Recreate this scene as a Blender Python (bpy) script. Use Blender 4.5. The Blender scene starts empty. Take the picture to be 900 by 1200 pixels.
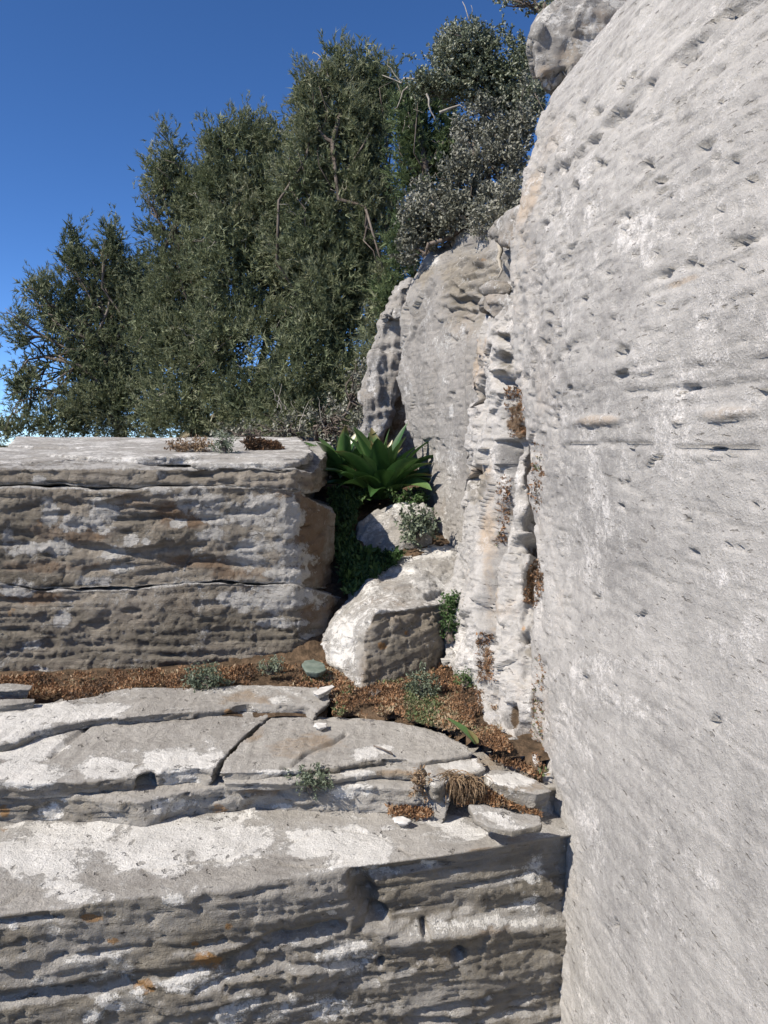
import bpy, bmesh, math, random
import numpy as np
from mathutils import Vector

random.seed(7)
rng = np.random.default_rng(11)
SC = bpy.context.scene
COL = SC.collection
R = math.radians

# ------------------------------------------------------------------ camera
F = 933.33                      # focal length in pixels of the 900 x 1200 photograph
EYE = np.array((0.0, 0.0, 1.6))
PITCH = math.atan(80 / F)
cam_d = bpy.data.cameras.new('camera')
cam_d.sensor_fit = 'VERTICAL'
cam_d.sensor_height = 36.0
cam_d.lens = 28.0
cam_d.clip_start = 0.02
cam_d.clip_end = 5000
cam = bpy.data.objects.new('camera', cam_d)
cam.location = EYE
cam.rotation_euler = (R(90) - PITCH, 0, 0)
COL.objects.link(cam)
SC.camera = cam

# ------------------------------------------------------------------ sky and sun
SUN = Vector((-0.62, -0.355, 0.69)).normalized()      # towards the sun
elev = math.asin(SUN.z)
azim = math.atan2(SUN.x, SUN.y)
W = bpy.data.worlds.new('World')
SC.world = W
W.use_nodes = True
wn = W.node_tree.nodes
wn.clear()
sky = wn.new('ShaderNodeTexSky')
sky.sky_type = 'NISHITA'
sky.sun_disc = False
sky.sun_elevation = elev
sky.sun_rotation = azim
sky.altitude = 7000
sky.air_density = 0.95
sky.dust_density = 0.0
sky.ozone_density = 2.2
bg = wn.new('ShaderNodeBackground')
bg.inputs['Strength'].default_value = 0.15
wo = wn.new('ShaderNodeOutputWorld')
hs = wn.new('ShaderNodeHueSaturation')
hs.inputs['Saturation'].default_value = 1.19
hs.inputs['Hue'].default_value = 0.504
W.node_tree.links.new(sky.outputs[0], hs.inputs['Color'])
W.node_tree.links.new(hs.outputs[0], bg.inputs[0])
W.node_tree.links.new(bg.outputs[0], wo.inputs[0])
sl = bpy.data.lights.new('sun', 'SUN')
sl.energy = 5.0
sl.angle = R(0.55)
sl.color = (1.0, 0.92, 0.81)
so = bpy.data.objects.new('sun', sl)
so.rotation_euler = (-SUN).to_track_quat('-Z', 'Y').to_euler()
so.location = (-4, -3, 8)
COL.objects.link(so)
SC.view_settings.view_transform = 'Standard'
SC.view_settings.look = 'None'
SC.view_settings.gamma = 1.0
SC.view_settings.exposure = 0.53

# ------------------------------------------------------------------ pixel <-> place
cp, sp_ = math.cos(PITCH), math.sin(PITCH)
def ray(px, py):
    x = (px - 450) / F
    y = (600 - py) / F
    return np.array((x, cp + y * sp_, -sp_ + y * cp))
def P(px, py, Y):
    d = ray(px, py)
    return EYE + d * (Y / d[1])
def Pz(px, py, z):
    d = ray(px, py)
    return EYE + d * ((z - EYE[2]) / d[2])
def Pplane(px, py, z0, y0, slope, xs=0.0):
    """hit of the pixel's ray with the plane z = z0 + slope*(y-y0) + xs*x"""
    d = ray(px, py)
    t = (z0 + slope * (EYE[1] - y0) + xs * EYE[0] - EYE[2]) / (d[2] - slope * d[1] - xs * d[0])
    return EYE + d * t
def proj(V):
    Q = V - EYE
    dep = Q[:, 1] * cp - Q[:, 2] * sp_
    up = Q[:, 1] * sp_ + Q[:, 2] * cp
    dep = np.where(dep < 0.05, 0.05, dep)
    return 450 + F * Q[:, 0] / dep, 600 - F * up / dep

# ------------------------------------------------------------------ noise
def _hash(ix, iy, iz, seed):
    h = (ix.astype(np.uint32) * np.uint32(374761393) + iy.astype(np.uint32) * np.uint32(668265263)
         + iz.astype(np.uint32) * np.uint32(2147483647) + np.uint32(seed * 1274126177 % 4294967291))
    h = (h ^ (h >> np.uint32(13))) * np.uint32(1274126177)
    h = (h ^ (h >> np.uint32(16))) * np.uint32(2246822519)
    h = h ^ (h >> np.uint32(15))
    return (h & np.uint32(0xFFFFFF)).astype(np.float32) / np.float32(8388607.5) - np.float32(1)
def vn(Q, seed=0):
    Q = np.asarray(Q, dtype=np.float32)
    I = np.floor(Q)
    f = Q - I
    I = I.astype(np.int64) & 0xFFFFFFFF
    u = f * f * f * (f * (f * 6 - 15) + 10)
    x0, y0, z0 = I[:, 0], I[:, 1], I[:, 2]
    x1, y1, z1 = (x0 + 1) & 0xFFFFFFFF, (y0 + 1) & 0xFFFFFFFF, (z0 + 1) & 0xFFFFFFFF
    ux, uy, uz = u[:, 0], u[:, 1], u[:, 2]
    def lx(y, z):
        a = _hash(x0, y, z, seed)
        return a + (_hash(x1, y, z, seed) - a) * ux
    a = lx(y0, z0); a = a + (lx(y1, z0) - a) * uy
    b = lx(y0, z1); b = b + (lx(y1, z1) - b) * uy
    return a + (b - a) * uz
_ROT = np.array(((.36, .48, -.8), (-.8, .6, 0), (.48, .64, .6)), np.float32)
def crumb(Q, oct=4, seed=0, gain=.58):
    """broken, creased relief"""
    t = 0; a = 1.0; s = 0
    Q = np.asarray(Q, dtype=np.float32)
    for i in range(oct):
        Q = Q @ _ROT
        n = vn(Q * (2.07 ** i) + 9.1 * i, seed + i)
        t = t + a * ((np.abs(n) * 2 - .6) if i != 1 else n * 1.3)
        s += a; a *= gain
    return t / s * 1.5
def fbm(Q, oct=4, seed=0, gain=0.5):
    t = 0; a = 1.0; s = 0
    Q = np.asarray(Q, dtype=np.float32)
    for i in range(oct):
        Q = Q @ _ROT
        t = t + a * vn(Q * (2.03 ** i) + 17.3 * i, seed + i)
        s += a
        a *= gain
    return t / s * 1.4
def sstep(a, b, x):
    t = np.clip((x - a) / (b - a), 0, 1)
    return t * t * (3 - 2 * t)
def ell(px, py, L, nz=0.0, a=1.35, b=.55):
    """soft union of pixel-authored ellipses (cx, cy, rx, ry, angle)"""
    out = np.zeros(len(px), np.float32)
    for e in L:
        cx, cy, rx, ry = e[:4]
        an = R(e[4]) if len(e) > 4 else 0
        w = e[5] if len(e) > 5 else 1.0
        m = (np.abs(px - cx) < 2.2 * max(rx, ry)) & (np.abs(py - cy) < 2.2 * max(rx, ry))
        if not m.any():
            continue
        dx, dy = px[m] - cx, py[m] - cy
        ea = (dx * math.cos(an) + dy * math.sin(an)) / rx
        eb = (-dx * math.sin(an) + dy * math.cos(an)) / ry
        r = np.sqrt(ea * ea + eb * eb)
        if not np.isscalar(nz):
            r = r + nz[m]
        out[m] = np.maximum(out[m], w * sstep(a, b, r))
    return out
def pline(px, py, pts):
    """pixel distance to a polyline"""
    best = np.full(len(px), 1e9, np.float32)
    for (x0, y0), (x1, y1) in zip(pts[:-1], pts[1:]):
        dx, dy = x1 - x0, y1 - y0
        t = np.clip(((px - x0) * dx + (py - y0) * dy) / (dx * dx + dy * dy + 1e-9), 0, 1)
        best = np.minimum(best, np.hypot(px - x0 - t * dx, py - y0 - t * dy))
    return best

# ------------------------------------------------------------------ scene bookkeeping
def link(name, V, faces, mat, parent=None, attrs=None, smooth=True, base=None):
    """one mesh object from world-space vertices; its origin sits at its base (or at its thing's base)"""
    V = np.asarray(V, dtype=np.float64)
    if parent is not None:
        top = parent
        off = np.zeros(3)
        while top is not None:
            off += np.array(top.location); top = top.parent
    elif base is not None:
        off = np.array(base)
    else:
        off = np.array((V[:, 0].mean(), V[:, 1].mean(), V[:, 2].min()))
    me = bpy.data.meshes.new(name)
    L = V - off
    if isinstance(faces, np.ndarray):
        k = faces.shape[1]; n = len(faces)
        me.vertices.add(len(L)); me.vertices.foreach_set('co', L.astype(np.float32).ravel())
        me.loops.add(n * k); me.loops.foreach_set('vertex_index', faces.astype(np.int32).ravel())
        me.polygons.add(n)
        me.polygons.foreach_set('loop_start', np.arange(n, dtype=np.int32) * k)
        me.polygons.foreach_set('loop_total', np.full(n, k, np.int32))
        me.update(calc_edges=True)
    else:
        me.from_pydata(L.tolist(), [], faces)
        me.update()
    me.polygons.foreach_set('use_smooth', np.full(len(me.polygons), smooth))
    if attrs:
        for k, a in attrs.items():
            at = me.attributes.new(k, 'FLOAT', 'POINT')
            at.data.foreach_set('value', np.asarray(a, np.float32))
    if mat is not None:
        me.materials.append(mat)
    o = bpy.data.objects.new(name, me)
    COL.objects.link(o)
    if parent is not None:
        o.parent = parent
    else:
        o.location = off
    return o
def tag(o, label=None, cat=None, group=None, kind=None):
    if label: o['label'] = label
    if cat: o['category'] = cat
    if group: o['group'] = group
    if kind: o['kind'] = kind
    return o
def thing(name, loc, label, cat, group=None):
    o = bpy.data.objects.new(name, None)
    o.empty_display_size = 0.1
    o.location = tuple(float(c) for c in loc)
    COL.objects.link(o)
    return tag(o, label, cat, group)

# ------------------------------------------------------------------ materials
class NT:
    def __init__(s, name):
        s.m = bpy.data.materials.new(name); s.m.use_nodes = True
        s.t = s.m.node_tree; s.t.nodes.clear()
        s.out = s.t.nodes.new('ShaderNodeOutputMaterial')
        s.b = s.t.nodes.new('ShaderNodeBsdfPrincipled')
        s.t.links.new(s.b.outputs[0], s.out.inputs[0])
        s.pos = s.t.nodes.new('ShaderNodeNewGeometry').outputs['Position']
    def lk(s, a, b):
        if isinstance(a, (int, float)): b.default_value = a
        elif isinstance(a, tuple): b.default_value = a if len(a) == len(b.default_value) else tuple(a) + (1,)
        else: s.t.links.new(a, b)
    def math(s, op, a, b=0.0, c=None, clamp=False):
        n = s.t.nodes.new('ShaderNodeMath'); n.operation = op; n.use_clamp = clamp
        s.lk(a, n.inputs[0]); s.lk(b, n.inputs[1])
        if c is not None: s.lk(c, n.inputs[2])
        return n.outputs[0]
    def noise(s, scale, detail=4, rough=0.5, vec=None, stretch=None, dist=0.0, ridged=False):
        v = vec if vec is not None else s.pos
        if stretch:
            mp = s.t.nodes.new('ShaderNodeVectorMath'); mp.operation = 'MULTIPLY'
            s.lk(v, mp.inputs[0]); mp.inputs[1].default_value = stretch; v = mp.outputs[0]
        n = s.t.nodes.new('ShaderNodeTexNoise')
        if ridged:
            n.noise_type = 'RIDGED_MULTIFRACTAL'; n.normalize = True
            n.inputs['Lacunarity'].default_value = 2.1
        n.inputs['Scale'].default_value = scale; n.inputs['Detail'].default_value = detail
        n.inputs['Roughness'].default_value = rough; n.inputs['Distortion'].default_value = dist
        s.lk(v, n.inputs['Vector'])
        return n.outputs[0]
    def ramp(s, x, a, b):
        n = s.t.nodes.new('ShaderNodeMapRange'); n.interpolation_type = 'SMOOTHSTEP'
        s.lk(x, n.inputs[0]); n.inputs[1].default_value = a; n.inputs[2].default_value = b
        return n.outputs[0]
    def attr(s, name):
        n = s.t.nodes.new('ShaderNodeAttribute'); n.attribute_name = name
        return n.outputs['Fac']
    def mix(s, f, a, b):
        n = s.t.nodes.new('ShaderNodeMix'); n.data_type = 'RGBA'
        s.lk(f, n.inputs[0]); s.lk(a, n.inputs[6]); s.lk(b, n.inputs[7])
        return n.outputs[2]
    def scale(s, col, f):
        n = s.t.nodes.new('ShaderNodeVectorMath'); n.operation = 'SCALE'
        s.lk(col, n.inputs[0]); s.lk(f, n.inputs[3])
        return n.outputs[0]
    def bump(s, h, dist, strength=1.0):
        n = s.t.nodes.new('ShaderNodeBump'); n.inputs['Distance'].default_value = dist
        n.inputs['Strength'].default_value = strength
        s.lk(h, n.inputs['Height']); s.lk(n.outputs[0], s.b.inputs['Normal'])

def rock_mat(name, lo, hi, dark=(.185, .165, .132), warm=(.36, .25, .15), white=(.62, .61, .59), streak=0.8, bump=0.005, zs=9.0, soft=0.0, crease=.7, slit=.55):
    n = NT(name)
    big = n.noise(1.9, 5, 0.6)
    mid = n.noise(11, 6, 0.62, dist=0.4)
    fine = n.noise(55, 7, 0.68)
    grain = n.noise(260, 4, 0.7)
    st = n.noise(5, 5, 0.6, stretch=(1, 1, zs), dist=0.25)
    crs = n.noise(9, 6, .6, stretch=(1, 1, zs * .55), dist=.2, ridged=True)
    rdg = n.noise(30, 5, .55, ridged=True)
    f = n.math('MULTIPLY_ADD', n.math('SUBTRACT', big, .5), 1.9, .5)
    f = n.math('MULTIPLY_ADD', n.math('SUBTRACT', st, .5), streak * 1.5, f)
    f = n.math('MULTIPLY_ADD', n.math('SUBTRACT', mid, .5), 1.5, f)
    f = n.math('MULTIPLY_ADD', n.math('SUBTRACT', fine, .5), 1.5, f)
    f = n.math('MULTIPLY_ADD', n.math('SUBTRACT', grain, .5), 1.0, f, clamp=True)
    col = n.mix(f, lo, hi)
    jit = n.math('SUBTRACT', n.math('MULTIPLY_ADD', fine, .55, n.math('MULTIPLY', mid, .45)), .5)
    # iron-warm stain
    fw = n.ramp(n.math('MULTIPLY_ADD', jit, 1.5, n.attr('warm')), .25, .85)
    col = n.mix(fw, col, n.mix(mid, warm, tuple(c * .72 for c in warm)))
    # dark patina of old crustose growth, plus shade some masks paint into recesses
    fd = n.ramp(n.math('MULTIPLY_ADD', jit, 1.6, n.attr('dark')), .22, .80)
    dcol = n.mix(n.ramp(n.math('MULTIPLY_ADD', st, .6, n.math('MULTIPLY', fine, .5)), .35, .75), tuple(c * .55 for c in dark), tuple(c * 1.5 for c in dark))
    col = n.mix(n.math('MULTIPLY', fd, .9), col, dcol)
    # orange lichen
    fo = n.ramp(n.math('MULTIPLY_ADD', jit, 3.2, n.attr('orange')), .40, .85)
    col = n.mix(n.math('MULTIPLY', fo, .7), col, (.33, .17, .05))
    # white lichen crusts; the mask also brightens a few sunlit faces
    wl = n.ramp(n.math('MULTIPLY_ADD', n.math('MULTIPLY_ADD', n.math('SUBTRACT', grain, .5), .35, jit), 3.0, n.math('MULTIPLY', n.attr('white'), .97)), .42 - soft, .62 + soft)
    fr = n.ramp(n.math('MULTIPLY_ADD', jit, 2.4, n.attr('white')), .26 - soft, .50 + soft)
    col = n.mix(n.math('MULTIPLY', fr, .45), col, tuple(c * .62 for c in white))
    wcol = n.mix(n.ramp(n.math('MULTIPLY_ADD', grain, .6, n.math('MULTIPLY', mid, .5)), .35, .75), tuple(c * .70 for c in white), tuple(min(c * 1.08, .8) for c in white))
    col = n.mix(n.math('MULTIPLY', wl, .92), col, wcol)
    # black specks
    sp = n.math('MULTIPLY', n.ramp(n.noise(75, 3, .55, dist=.8), .60, .66), n.ramp(n.math('MULTIPLY_ADD', n.math('SUBTRACT', mid, .5), 2.5, n.attr('speck')), .4, .7))
    col = n.mix(n.math('MULTIPLY', sp, .8), col, (.12, .115, .11))
    sl_ = n.ramp(n.noise(26, 3, .6, stretch=(1, 1, 4.5), dist=.3), .655, .70)
    col = n.mix(n.math('MULTIPLY', sl_, slit), col, (.13, .12, .105))
    fs = n.ramp(n.math('MULTIPLY_ADD', jit, 2.8, n.attr('soil')), .40, .80)
    col = n.mix(fs, col, n.mix(fine, (.07, .05, .035), (.21, .15, .10)))
    n.lk(col, n.b.inputs['Base Color'])
    n.b.inputs['Roughness'].default_value = 0.92
    n.b.inputs['Specular IOR Level'].default_value = 0.2
    h = n.math('MULTIPLY_ADD', fine, 1.0, n.math('MULTIPLY', grain, .6))
    h = n.math('MULTIPLY_ADD', st, .5, h)
    h = n.math('MULTIPLY_ADD', n.ramp(crs, .15, .75), -crease, h)
    h = n.math('MULTIPLY_ADD', n.ramp(rdg, .1, .8), -.55, h)
    h = n.math('MULTIPLY_ADD', wl, .12, h)
    h = n.math('MULTIPLY_ADD', sl_, -1.2, h)
    n.bump(h, bump, 1.0)
    return n.m

M_wall = rock_mat('pale_limestone', (.268, .259, .248), (.47, .453, .428), streak=.7, bump=.005, zs=7, soft=.14, white=(.61, .59, .565), warm=(.45, .37, .29))
M_face = rock_mat('grey_limestone', (.205, .196, .184), (.36, .342, .318), streak=.5, bump=.006, white=(.52,.51,.49), warm=(.36, .29, .22))
M_ledge = rock_mat('ledge_limestone', (.26, .245, .225), (.44, .42, .385), streak=.35, bump=.009, white=(.70, .685, .65), warm=(.32, .25, .18))
M_block = rock_mat('weathered_limestone', (.21, .182, .146), (.42, .38, .325), streak=1.0, bump=.017, warm=(.24, .17, .115), white=(.57, .555, .525))

def leaf_mat(name, cols, rough=.6, trans=0.0, spec=.3):
    """colour picked along cols by the mesh attribute 'tint'"""
    n = NT(name)
    r = n.t.nodes.new('ShaderNodeValToRGB')
    el = r.color_ramp.elements
    while len(el) < len(cols): el.new(0.5)
    for i, c in enumerate(cols):
        el[i].position = i / (len(cols) - 1); el[i].color = tuple(c) + (1,)
    n.lk(n.attr('tint'), r.inputs[0])
    col = n.mix(n.noise(40, 3), n.scale(r.outputs[0], .75), n.scale(r.outputs[0], 1.25))
    n.lk(col, n.b.inputs['Base Color'])
    n.b.inputs['Roughness'].default_value = rough
    n.b.inputs['Specular IOR Level'].default_value = spec
    if trans:
        td = n.t.nodes.new('ShaderNodeBsdfTranslucent'); n.lk(col, td.inputs[0])
        mx = n.t.nodes.new('ShaderNodeMixShader'); mx.inputs[0].default_value = trans
        n.t.links.new(n.b.outputs[0], mx.inputs[1]); n.t.links.new(td.outputs[0], mx.inputs[2])
        n.t.links.new(mx.outputs[0], n.out.inputs[0])
    return n.m
def plain_mat(name, a, b, scale=20, rough=.9, bump=.01, stretch=None):
    n = NT(name)
    x = n.noise(scale, 6, .65, stretch=stretch)
    n.lk(n.mix(n.ramp(x, .3, .7), a, b), n.b.inputs['Base Color'])
    n.b.inputs['Roughness'].default_value = rough
    n.b.inputs['Specular IOR Level'].default_value = .2
    n.bump(x, bump)
    return n.m
M_juniper = leaf_mat('juniper_foliage', [(.06, .082, .045), (.15, .178, .095), (.245, .265, .16), (.38, .375, .265)], .7, .25)
M_cypress = leaf_mat('green_juniper_foliage', [(.04, .068, .03), (.09, .13, .055), (.14, .18, .08), (.20, .23, .12)], .65, .25)
M_silver = leaf_mat('silvery_leaves', [(.06, .08, .042), (.13, .155, .095), (.21, .23, .16), (.35, .36, .28)], .5, .1, .4)
M_greyshrub = leaf_mat('dry_grey_leaves', [(.075, .08, .058), (.155, .16, .122), (.25, .25, .205), (.39, .385, .33)], .6, .1, .3)
M_squill = leaf_mat('squill_leaf', [(.022, .055, .018), (.04, .095, .026), (.065, .135, .038), (.11, .17, .06), (.17, .14, .055)], .33, .12, .5)
M_sedum = leaf_mat('red_brown_sedum', [(.07, .052, .038), (.19, .11, .062), (.31, .17, .085), (.36, .28, .19), (.11, .145, .06)], .7, .1)
M_herb = leaf_mat('grey_green_herb', [(.06, .075, .045), (.13, .16, .105), (.20, .235, .17), (.30, .33, .26)], .6, .15)
M_green = leaf_mat('green_herb', [(.02, .045, .015), (.05, .10, .03), (.09, .15, .05), (.16, .21, .10)], .55, .2)
M_dry = leaf_mat('dry_grass', [(.12, .075, .045), (.22, .15, .09), (.34, .25, .16), (.45, .36, .25)], .7, .1)
M_bark = plain_mat('bark', (.07, .055, .045), (.20, .17, .145), 30, .9, .01, (1, 1, .25))
M_deadwood = plain_mat('dead_wood', (.22, .20, .17), (.42, .39, .34), 40, .9, .004)
M_soil = plain_mat('soil', (.05, .035, .022), (.14, .095, .06), 30, .95, .02)
M_turf = plain_mat('hill_ground', (.06, .055, .03), (.20, .17, .11), 3, .95, .03)
M_greenstone = plain_mat('green_grey_stone', (.09, .12, .10), (.17, .20, .17), 25, .75, .004)
M_palestone = plain_mat('pale_stone', (.40, .39, .37), (.60, .585, .56), 30, .9, .004)

# ------------------------------------------------------------------ surface builders
def resample(A, n, curve=True):
    A = np.asarray(A, float)
    seg = np.linalg.norm(np.diff(A, axis=0), axis=2).mean(axis=1) + 1e-9
    s = np.concatenate(([0], np.cumsum(seg))) / seg.sum()
    t = np.linspace(0, 1, n)
    i = np.clip(np.searchsorted(s, t, side='right') - 1, 0, len(A) - 2)
    u = ((t - s[i]) / (s[i + 1] - s[i]))[:, None, None]
    p1, p2 = A[i], A[i + 1]
    if not curve:
        return p1 + (p2 - p1) * u
    p0 = A[np.maximum(i - 1, 0)]; p3 = A[np.minimum(i + 2, len(A) - 1)]
    return 0.5 * ((2 * p1) + (p2 - p0) * u + (2 * p0 - 5 * p1 + 4 * p2 - p3) * u * u + (3 * p1 - p0 - 3 * p2 + p3) * u ** 3)
def grid_normals(G):
    du = np.gradient(G, axis=1); dv = np.gradient(G, axis=0)
    N = np.cross(du, dv)
    return N / (np.linalg.norm(N, axis=2, keepdims=True) + 1e-12)
def sheet(name, ctrl, nv, nu, shape, paint, mat, back, parent=None, curve_v=True, curve_u=True, blur=0, ref=None, push=None):
    """a rock front lofted through rows of points, shaped by shape(P, N, px, py), closed behind by 'back'"""
    G = resample(ctrl, nv, curve_v)
    G = resample(G.transpose(1, 0, 2), nu, curve_u).transpose(1, 0, 2)
    for _ in range(blur):
        H = G.copy()
        H[1:-1] = (G[:-2] + 2 * G[1:-1] + G[2:]) / 4
        G = H
    N = grid_normals(G)
    rf = np.array(ref if ref is not None else (-.7, -.7, .3))
    flip = (N @ rf).mean() < 0
    if flip: N = -N
    Pf, Nf = G.reshape(-1, 3), N.reshape(-1, 3)
    px, py = proj(Pf)
    d = shape(Pf, Nf, px, py)
    V = Pf + Nf * d[:, None]
    if push is not None:
        V = V + push(Pf, Nf, px, py)
    G2 = V.reshape(nv, nu, 3)
    N2 = grid_normals(G2); N2 = (-N2 if flip else N2).reshape(-1, 3)
    px, py = proj(V)
    at = paint(V, N2, px, py, d)
    idx = np.arange(nv * nu).reshape(nv, nu)
    q = np.stack([idx[:-1, :-1], idx[1:, :-1], idx[1:, 1:], idx[:-1, 1:]], axis=-1).reshape(-1, 4)
    if not flip: q = q[:, ::-1]
    ring = np.concatenate([idx[0, :], idx[1:, -1], idx[-1, -2::-1], idx[-2:0:-1, 0]])
    cen = V[ring].mean(axis=0) + np.array(back)
    B = V[ring] * .85 + V[ring].mean(axis=0) * .15 + np.array(back)
    n0 = len(V); k = len(ring)
    V2 = np.vstack([V, B, cen[None]])
    j = np.arange(k); jn = (j + 1) % k
    sk = np.stack([ring[j], n0 + j, n0 + jn, ring[jn]], axis=-1)
    cap = np.stack([n0 + j, np.full(k, n0 + k), np.full(k, n0 + k), n0 + jn], axis=-1)
    if flip: sk = sk[:, ::-1]
    faces = q.tolist() + sk.tolist() + [[int(a[0]), int(a[1]), int(a[3])] for a in cap]
    at = {kk: np.concatenate([a, np.zeros(k + 1)]) for kk, a in at.items()}
    return link(name, V2, faces, mat, parent, at)

def prism(top, drop):
    """closed solid under an outline: drop is a vector or a list of vectors"""
    top = [np.asarray(p, float) for p in top]
    n = len(top)
    bot = [p + np.asarray(drop, float) for p in top] if np.ndim(drop) == 1 else [p + np.asarray(d, float) for p, d in zip(top, drop)]
    V = top + bot
    Fc = [list(range(n)), list(range(2 * n - 1, n - 1, -1))] + [[i, n + i, n + (i + 1) % n, (i + 1) % n] for i in range(n)]
    return V, Fc
def hull(pts):
    bm = bmesh.new()
    for p in pts: bm.verts.new(p)
    bmesh.ops.convex_hull(bm, input=bm.verts)
    loose = [v for v in bm.verts if not v.link_faces]
    bmesh.ops.delete(bm, geom=loose, context='VERTS')
    bm.verts.index_update()
    V = [np.array(v.co) for v in bm.verts]
    Fc = [[v.index for v in f.verts] for f in bm.faces]
    bm.free()
    return V, Fc
def rock(name, solids, voxel, smooth, shape, paint, mat, parent=None):
    """solids merged on a voxel lattice, rounded, then given relief"""
    bm = bmesh.new()
    for V, Fc in solids:
        vs = [bm.verts.new(v) for v in V]
        for f in Fc:
            try: bm.faces.new([vs[i] for i in f])
            except ValueError: pass
    bmesh.ops.triangulate(bm, faces=bm.faces)
    bmesh.ops.recalc_face_normals(bm, faces=bm.faces)
    me = bpy.data.meshes.new('tmp'); bm.to_mesh(me); bm.free()
    o = bpy.data.objects.new('tmp', me); COL.objects.link(o)
    m = o.modifiers.new('r', 'REMESH'); m.mode = 'VOXEL'; m.voxel_size = voxel; m.adaptivity = 0
    if smooth:
        s = o.modifiers.new('s', 'SMOOTH'); s.factor = .5; s.iterations = smooth
    dg = bpy.context.evaluated_depsgraph_get()
    ev = o.evaluated_get(dg).to_mesh()
    nv = len(ev.vertices)
    V = np.empty(nv * 3, np.float32); ev.vertices.foreach_get('co', V); V = V.reshape(-1, 3).astype(float)
    N = np.empty(nv * 3, np.float32); ev.vertices.foreach_get('normal', N); N = N.reshape(-1, 3).astype(float)
    k = len(ev.polygons)
    lv = np.empty(len(ev.loops), np.int32); ev.loops.foreach_get('vertex_index', lv)
    faces = lv.reshape(k, 4)
    o.evaluated_get(dg).to_mesh_clear()
    bpy.data.objects.remove(o); bpy.data.meshes.remove(me)
    px, py = proj(V)
    d = shape(V, N, px, py)
    V2 = V + N * d[:, None]
    px, py = proj(V2)
    at = paint(V2, N, px, py, d)
    return link(name, V2, faces, mat, parent, at)

# relief shared by all the limestone
def beds(Q, dip=0.0, f1=26, f2=70, seed=3):
    zb = Q[:, 2] - dip * Q[:, 0] + .02 * vn(Q * 2.3, seed)
    A = np.stack([Q[:, 0] * 2.2, Q[:, 1] * 2.2, zb * f1], axis=1)
    B = np.stack([Q[:, 0] * 5, Q[:, 1] * 5, zb * f2], axis=1)
    a, b = vn(A, seed + 1), vn(B, seed + 2)
    return np.sign(a) * np.abs(a) ** .7 + .55 * np.sign(b) * np.abs(b) ** .8
def strata(Q, dip=0.0, f=20, seed=3, xs=2.2):
    """thin beds that step in and out, parted by open bedding joints"""
    zb = Q[:, 2] - dip * Q[:, 0] + .018 * fbm(Q * 2.6, 3, seed)
    t = zb * f
    t = t + .45 * vn(np.stack([Q[:, 0] * .8, Q[:, 1] * .8, t * .37], 1), seed + 1)
    i = np.floor(t); fr = t - i
    off = vn(np.stack([Q[:, 0] * xs, Q[:, 1] * xs, i * 3.71], 1), seed + 2)
    off2 = vn(np.stack([Q[:, 0] * xs, Q[:, 1] * xs, (i + 1) * 3.71], 1), seed + 2)
    off = off + (off2 - off) * sstep(.82, 1.0, fr)
    g = np.minimum(fr, 1 - fr)
    open_ = sstep(-.25, .35, vn(np.stack([Q[:, 0] * xs * 1.7, Q[:, 1] * xs * 1.7, np.round(t) * 5.31], 1), seed + 3))
    return off - 1.3 * sstep(.15, .02, g) * open_
def facets(Q, sc, seed=0, tilt=.9):
    """angular broken planes: every cell of a jittered lattice is a tilted facet"""
    Q = np.asarray(Q, np.float32) @ _ROT * sc if np.isscalar(sc) else np.asarray(Q, np.float32) * np.array(sc, np.float32)
    Q = Q + .25 * np.stack([vn(Q * 1.7, seed + 31), vn(Q * 1.7, seed + 32), vn(Q * 1.7, seed + 33)], 1)
    I = np.floor(Q).astype(np.int64)
    best = np.full(len(Q), 1e9, np.float32); val = np.zeros(len(Q), np.float32)
    for dx in (-1, 0, 1):
        for dy in (-1, 0, 1):
            for dz in (-1, 0, 1):
                J = (I + np.array((dx, dy, dz))) & 0xFFFFFFFF
                h = [_hash(J[:, 0], J[:, 1], J[:, 2], seed + k) for k in range(7)]
                D = [Q[:, k] - (I[:, k] + (dx, dy, dz)[k] + .5 + .45 * h[k]) for k in range(3)]
                d2 = D[0] ** 2 + D[1] ** 2 + D[2] ** 2
                m = d2 < best
                best = np.where(m, d2, best)
                val = np.where(m, .5 * h[3] + tilt * (D[0] * h[4] + D[1] * h[5] + D[2] * h[6]), val)
    return val
def lumps(Q, seed=5):
    return fbm(Q * 8, 3, seed), crumb(Q * np.array((20, 20, 27)), 5, seed + 9, .66) * (.35 + .65 * sstep(-.5, .5, vn(Q * 5, seed + 8)))
def pits(Q, sx, sz, thr, seed):
    n = vn(np.stack([Q[:, 0] * sx, Q[:, 1] * sx, Q[:, 2] * sz], axis=1), seed)
    return sstep(thr, thr + .14, n)
def zeros(n): return np.zeros(n, np.float32)
def masks(n, **kw):
    d = {k: zeros(n) for k in ('white', 'dark', 'warm', 'orange', 'speck', 'soil')}
    d.update(kw)
    return d

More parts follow.
